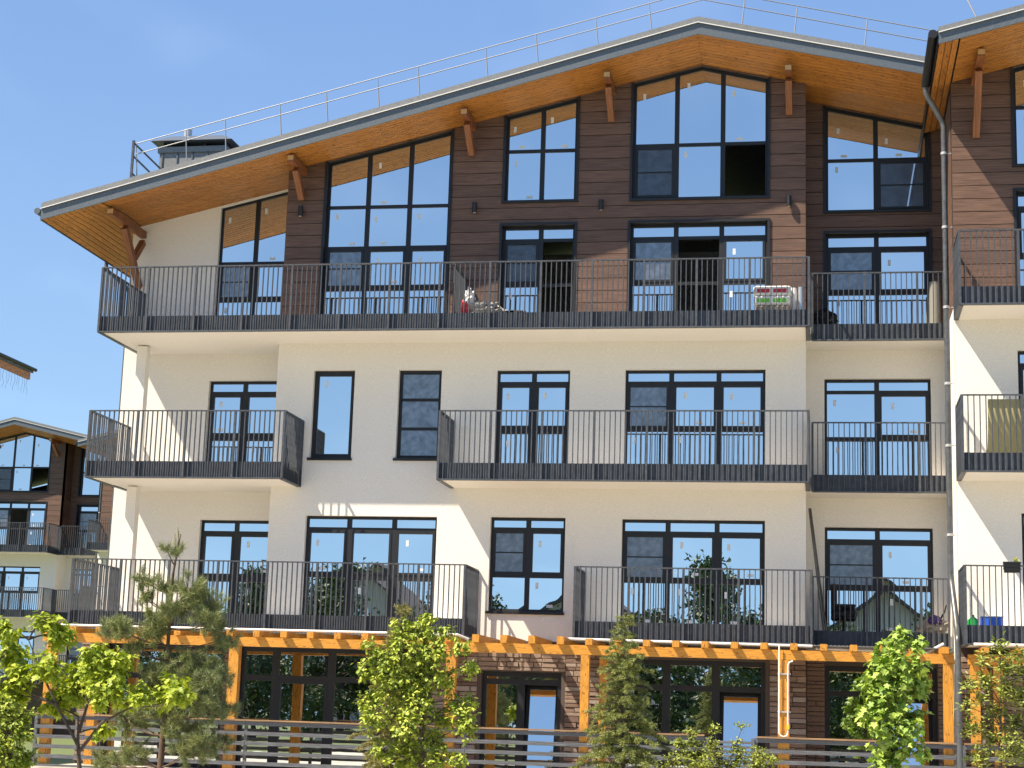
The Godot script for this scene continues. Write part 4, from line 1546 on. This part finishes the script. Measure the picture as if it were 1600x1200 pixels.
func _ready() -> void:
	rng.seed = 20
	nz.seed = 4
	nz.frequency = 0.05
	# ---- camera
	var cam := Camera3D.new()
	cam.name = "camera"
	cam.fov = 25.04
	cam.near = 0.1
	cam.far = 2000.0
	cam.rotation_order = EULER_ORDER_YXZ
	cam.rotation_degrees = Vector3(10.862, 10.363, 1.825)
	cam.position = Vector3(0, 1.6, 34.9)
	add_child(cam)
	cam.current = true
	# ---- sky and exposure
	var we := WorldEnvironment.new()
	we.name = "world_environment"
	var env := Environment.new()
	env.background_mode = Environment.BG_SKY
	var sky := Sky.new()
	var sm := ProceduralSkyMaterial.new()
	sm.sky_top_color = lin(0.080, 0.150, 0.33)
	sm.sky_horizon_color = lin(0.262, 0.409, 0.55)
	sm.sky_curve = 0.18
	sm.ground_bottom_color = Color(0.45, 0.42, 0.35)
	sm.ground_horizon_color = Color(0.6, 0.66, 0.7)
	sm.sky_cover = cloud_cover()
	sm.sky_cover_modulate = Color(1, 1, 1, 0.03)
	sm.sun_angle_max = 6.0
	sky.sky_material = sm
	env.sky = sky
	env.background_energy_multiplier = 1.0
	env.tonemap_mode = Environment.TONE_MAPPER_LINEAR
	env.tonemap_exposure = 2.2
	env.sdfgi_enabled = true
	env.ssao_enabled = true
	env.ssil_enabled = true
	we.environment = env
	add_child(we)
	# ---- sun: high, from the front left
	var sun := DirectionalLight3D.new()
	sun.name = "sun"
	sun.light_energy = 1.6
	sun.light_color = Color(1.0, 0.935, 0.84)
	sun.light_angular_distance = 0.5
	sun.shadow_enabled = true
	add_child(sun)
	sun.look_at_from_position(Vector3.ZERO, Vector3(1.576, -2.6, -1.0), Vector3.UP)

	make_materials()
	# ---- ground
	var m := MB.new()
	m.box(-700, 700, -0.2, 0, -700, 700)
	struct(part(m, "ground", M.grass, self))
	m = MB.new()
	m.box(-90, 70, -0.1, 0.006, 2.31, 29)
	struct(part(m, "pavement", M.ground, self))
	m = MB.new()
	m.box(-15.4, 9.5, 0.0, 0.34, 1.705, 2.3)
	m.box(-15.4, 2.49, 0.0, 0.34, 0.0, 1.70)
	m.box(-0.32, 2.49, 0.0, 0.34, -1.04, -0.001)
	struct(part(m, "terrace", M.ground, self))
	# ---- buildings
	var a := thing("apartment_building", "white and timber apartment block with long balconies and a wide gable", "building")
	main_block(a, true)
	var b := thing("apartment_building", "next apartment block standing forward, with olive cloth on its railing", "building")
	right_block(b, true)
	var fa := thing("apartment_building", "distant timber gabled block behind the pine tree", "building", Vector3(-36.2, -0.72, -43.8))
	main_block(fa, false)
	var fb := thing("apartment_building", "distant white block with a projecting balcony beside the timber gabled block", "building", Vector3(-36.2, -0.72, -43.8))
	right_block(fb, false)
	corner_house()
	pergola()
	fences()
	pipes()
	wall_lamps()
	balcony_things()
	# ---- trees and shrubs in front
	leafy("young_maple", "yellow-green young tree with spreading drooping leaves before the pine", "tree", Vector3(-9.61, 0, 13.0), [[-10.31,2.70,0.16], [-10.16,2.49,0.21], [-10.71,2.52,0.18], [-10.80,2.26,0.23], [-10.47,1.93,0.20], [-10.63,1.67,0.25], [-10.03,2.05,0.23], [-9.75,1.99,0.25], [-9.40,2.13,0.25], [-9.13,2.16,0.21], [-9.80,1.76,0.21], [-10.04,1.63,0.20], [-9.19,1.76,0.26], [-8.97,1.72,0.19], [-8.44,1.78,0.23], [-8.20,1.74,0.17], [-8.74,1.69,0.11], [-9.33,1.26,0.13], [-10.16,1.52,0.13], [-11.06,2.30,0.23], [-10.97,1.88,0.23]],
		[[-9.61, 0.75, 13.0], [-9.66, 1.1, 13.0], [-9.68, 1.41, 13.0]], 0.045, {"seed": 1, "depth": 0.35, "tips": 30.0, "per": 9, "size": 0.115, "shape": "ash", "droop": 0.45, "branches": [[[-9.66, 1.05, 0.0], [-9.95, 1.55, 0.1], [-10.25, 2.05, 0.1], [-10.45, 2.4, 0.05]], [[-9.95, 1.55, 0.1], [-10.4, 1.75, 0.2], [-10.8, 2.0, 0.2]], [[-9.66, 1.2, 0.0], [-9.6, 1.6, -0.1], [-9.4, 1.95, -0.1]], [[-9.64, 0.95, 0.0], [-9.3, 1.35, 0.1], [-8.9, 1.55, 0.15], [-8.4, 1.6, 0.1]]], "dark": Color(0.24, 0.33, 0.02), "light": Color(0.52, 0.60, 0.06), "mat": M.leaf_yellow})
	leafy("leafy_shrub", "rounded green bush low beside the yellow-green tree", "bush", Vector3(-10.15, 0, 14.0), [[-10.21,1.47,0.19], [-9.99,1.40,0.15], [-10.14,1.15,0.26], [-9.88,1.16,0.12], [-10.07,0.88,0.26], [-9.86,0.88,0.14], [-10.37,1.30,0.22], [-10.3,0.8,0.25]],
		[[-10.15, 0.5, 14.0], [-10.15, 1.0, 14.0]], 0.03, {"seed": 2, "depth": 0.2, "tips": 40.0, "per": 9, "size": 0.066, "shape": "ovate", "dark": Color(0.16, 0.24, 0.02), "light": Color(0.42, 0.48, 0.05), "mat": M.leaf})
	pine("young_pine", "young pine with tufted needles in front of the left balcony", Vector3(-9.28, 0, 11.0), [[-9.25,3.79,0.10], [-9.63,3.38,0.12], [-9.31,3.29,0.14], [-9.73,3.15,0.11], [-8.91,3.21,0.21], [-8.72,3.03,0.23], [-9.10,2.94,0.19], [-10.12,2.68,0.19], [-9.86,2.64,0.19], [-9.53,2.65,0.19], [-8.60,2.76,0.19], [-8.46,2.54,0.15], [-9.38,2.79,0.17], [-9.77,2.43,0.14], [-8.70,2.17,0.26], [-9.04,2.12,0.23], [-8.45,2.00,0.17], [-8.83,1.88,0.23], [-9.42,2.06,0.19], [-9.50,1.79,0.21], [-8.52,1.59,0.23], [-9.81,1.37,0.21], [-9.28,1.52,0.21], [-9.68,0.95,0.19], [-8.81,0.98,0.23], [-10.15,0.78,0.17], [-8.54,1.10,0.21], [-9.08,1.30,0.19]],
		[[-9.27, 0.72], [-9.26, 1.61], [-9.28, 2.43], [-9.28, 3.44], [-9.20, 4.05]], 0.06, 3, 0.45)
	spruce("young_spruce", "olive young spruce growing behind the dense leafy sapling", Vector3(-6.55, 0, 8.0), 3.32, 0.25, 0.85, 4, Color(0.17, 0.165, 0.05), Color(0.29, 0.27, 0.07))
	leafy("leafy_sapling", "dense round-leaved sapling in front of the end of the left balcony", "tree", Vector3(-5.91, 0, 9.0), [[-6.28,2.83,0.22], [-5.95,2.84,0.24], [-5.70,2.84,0.16], [-6.19,2.49,0.34], [-5.79,2.50,0.28], [-6.53,2.34,0.26], [-5.97,2.12,0.39], [-6.36,2.01,0.36], [-5.57,2.13,0.22], [-5.28,2.31,0.16], [-5.21,2.35,0.10], [-6.68,2.43,0.16], [-6.00,1.73,0.30], [-5.51,1.75,0.24], [-5.31,1.66,0.22], [-5.22,1.80,0.14], [-6.47,1.06,0.22], [-6.13,1.11,0.24], [-5.73,1.18,0.20], [-5.63,0.94,0.22], [-5.33,0.95,0.14], [-6.12,0.88,0.24], [-6.76,1.86,0.16], [-6.85,2.2,0.2], [-6.72,2.6,0.14], [-6.85,1.75,0.2], [-6.6,1.5,0.24], [-5.35,2.6,0.16], [-5.25,1.42,0.2], [-6.0,3.02,0.15], [-6.1,1.45,0.25], [-5.7,1.5,0.22]],
		[[-5.91, 0.79, 9.0], [-5.93, 1.74, 9.0], [-5.97, 2.69, 9.0]], 0.035, {"seed": 5, "depth": 0.35, "tips": 28.0, "per": 9, "size": 0.076, "shape": "ovate", "droop": 0.35, "dark": Color(0.20, 0.30, 0.03), "light": Color(0.52, 0.58, 0.08), "mat": M.leaf})
	spruce("young_spruce", "young green spruce with bare top beside the two timber posts", Vector3(-2.80, 0, 10.0), 3.10, 0.25, 0.78, 6, Color(0.14, 0.17, 0.045), Color(0.25, 0.28, 0.06))
	leafy("leafy_shrub", "bright small-leaved shrub with upright sprigs before the slat gate", "bush", Vector3(-1.47, 0, 10.0), [[-2.01,1.26,0.13], [-1.83,1.40,0.11], [-1.78,1.14,0.20], [-1.56,1.32,0.11], [-1.49,1.50,0.08], [-1.47,1.15,0.17], [-1.20,1.29,0.11], [-1.12,1.56,0.07], [-1.16,1.12,0.15], [-0.85,1.17,0.15], [-0.72,1.13,0.11], [-2.01,1.04,0.18], [-1.65,1.01,0.18], [-1.29,1.00,0.18], [-0.94,1.01,0.18]],
		[[-1.47, 0.3, 10.0], [-1.47, 0.7, 10.0]], 0.02, {"seed": 7, "depth": 0.2, "tips": 60.0, "per": 9, "size": 0.046, "shape": "ovate", "droop": 0.0, "dark": Color(0.18, 0.24, 0.03), "light": Color(0.44, 0.48, 0.08), "mat": M.leaf_yellow})
	leafy("lobed_maple", "narrow young maple with lobed leaves before the recessed bay", "tree", Vector3(1.02, 0, 9.0), [[1.11,2.95,0.13], [1.27,2.82,0.17], [0.90,2.71,0.21], [1.17,2.58,0.27], [0.86,2.44,0.25], [1.40,2.41,0.19], [1.03,2.22,0.33], [0.72,2.12,0.21], [1.35,2.13,0.21], [0.99,1.90,0.29], [0.67,1.89,0.19], [1.30,1.81,0.19], [0.85,1.62,0.25], [1.16,1.54,0.25], [1.02,1.27,0.27], [0.80,1.17,0.21], [1.34,1.28,0.17], [0.58,1.84,0.12]],
		[[1.02, 1.04, 9.0], [1.03, 1.94, 9.0], [1.09, 2.86, 9.0]], 0.03, {"seed": 8, "depth": 0.25, "tips": 13.0, "per": 6, "size": 0.125, "shape": "maple", "droop": 0.45, "dark": Color(0.14, 0.25, 0.03), "light": Color(0.38, 0.50, 0.09), "mat": M.leaf})
	leafy("thin_tree", "thin upright tree with narrow leaves beside the rain pipe", "tree", Vector3(2.47, 0, 9.0), [[2.49,2.80,0.12], [2.74,2.71,0.12], [2.29,2.61,0.12], [2.56,2.53,0.17], [2.80,2.44,0.17], [2.33,2.30,0.15], [2.06,2.24,0.12], [2.59,2.17,0.19], [2.81,2.09,0.17], [2.24,2.02,0.13], [2.01,1.93,0.10], [2.46,1.85,0.19], [2.72,1.72,0.21], [2.10,1.62,0.17], [2.36,1.49,0.19], [2.62,1.32,0.23], [2.18,1.22,0.19], [2.88,1.37,0.19], [3.1,1.9,0.3], [3.1,2.4,0.2]],
		[[2.47, 1.09, 9.0], [2.49, 1.99, 9.0], [2.5, 2.84, 9.0]], 0.028, {"seed": 9, "depth": 0.25, "tips": 34.0, "per": 8, "size": 0.095, "shape": "long", "droop": -0.25, "dark": Color(0.16, 0.21, 0.03), "light": Color(0.40, 0.44, 0.09), "mat": M.leaf})
	# ---- behind the camera: the tree row and houses that the windows mirror
	var kinds := [far_tree(8.2, 6.5, 71, Color(0.06, 0.10, 0.025)), far_tree(6.8, 6.0, 72, Color(0.08, 0.12, 0.03)), far_tree(9.0, 5.5, 73, Color(0.05, 0.085, 0.03))]
	var k := 0
	for x in [-52, -47.5, -43.5, -39, -35, -30.5, -26, -22, -18, -14, -10, -6, -2, 2, 6, 10, -50, -44.5, -38, -32.5, -27, -20.5, -15.5, -9, -4, 1, 7]:
		var o: Node3D = kinds[k % 3] if k < 3 else kinds[k % 3].duplicate()
		o.name = numbered("row_tree")
		add_child(o)
		o.position = Vector3(x, 0, (57.0 if k < 16 else 64.0) + 2.0 * sin(k * 2.1))
		o.rotation.y = k * 1.7
		o.scale = Vector3.ONE * (1.02 + 0.13 * sin(k * 1.3))
		tag(o, "leafy tree in the row across the yard that the windows mirror", "tree", "trees across the yard")
		k += 1
	k = 0
	for e in [[-31.0, 82.0, 11.6], [-15.5, 80.0, 11.2], [4.0, 84.0, 11.5]]:
		var h := thing("gabled_house", ["pale gabled house across the yard behind the row of trees", "lower gabled house in the middle across the yard", "tall gabled house across the yard at the end of the row"][k], "house", Vector3(e[0], 0, e[1]))
		var w := MB.new()
		w.prism(PackedVector2Array([Vector2(-4, 0), Vector2(4, 0), Vector2(4, e[2] - 3.2), Vector2(0, e[2] - 0.2), Vector2(-4, e[2] - 3.2)]), 0, 9)
		part(w, "wall", M.house_wall, h)
		w = MB.new()
		for s in [-1, 1]:
			w.prism(PackedVector2Array([Vector2(0, e[2] - 0.19), Vector2(s * 4.6, e[2] - 3.64), Vector2(s * 4.6, e[2] - 3.4), Vector2(0, e[2] + 0.05)]), -0.7, 9.6)
		part(w, "roof", M.house_roof, h)
		for q in [[-2.2, 4.6], [1.0, 4.6], [-0.6, 7.2]]:
			w = MB.new()
			w.box(q[0], q[0] + 1.2, q[1], q[1] + 1.5, -0.03, -0.001)
			part(w, "window", M.glass, h)
		k += 1
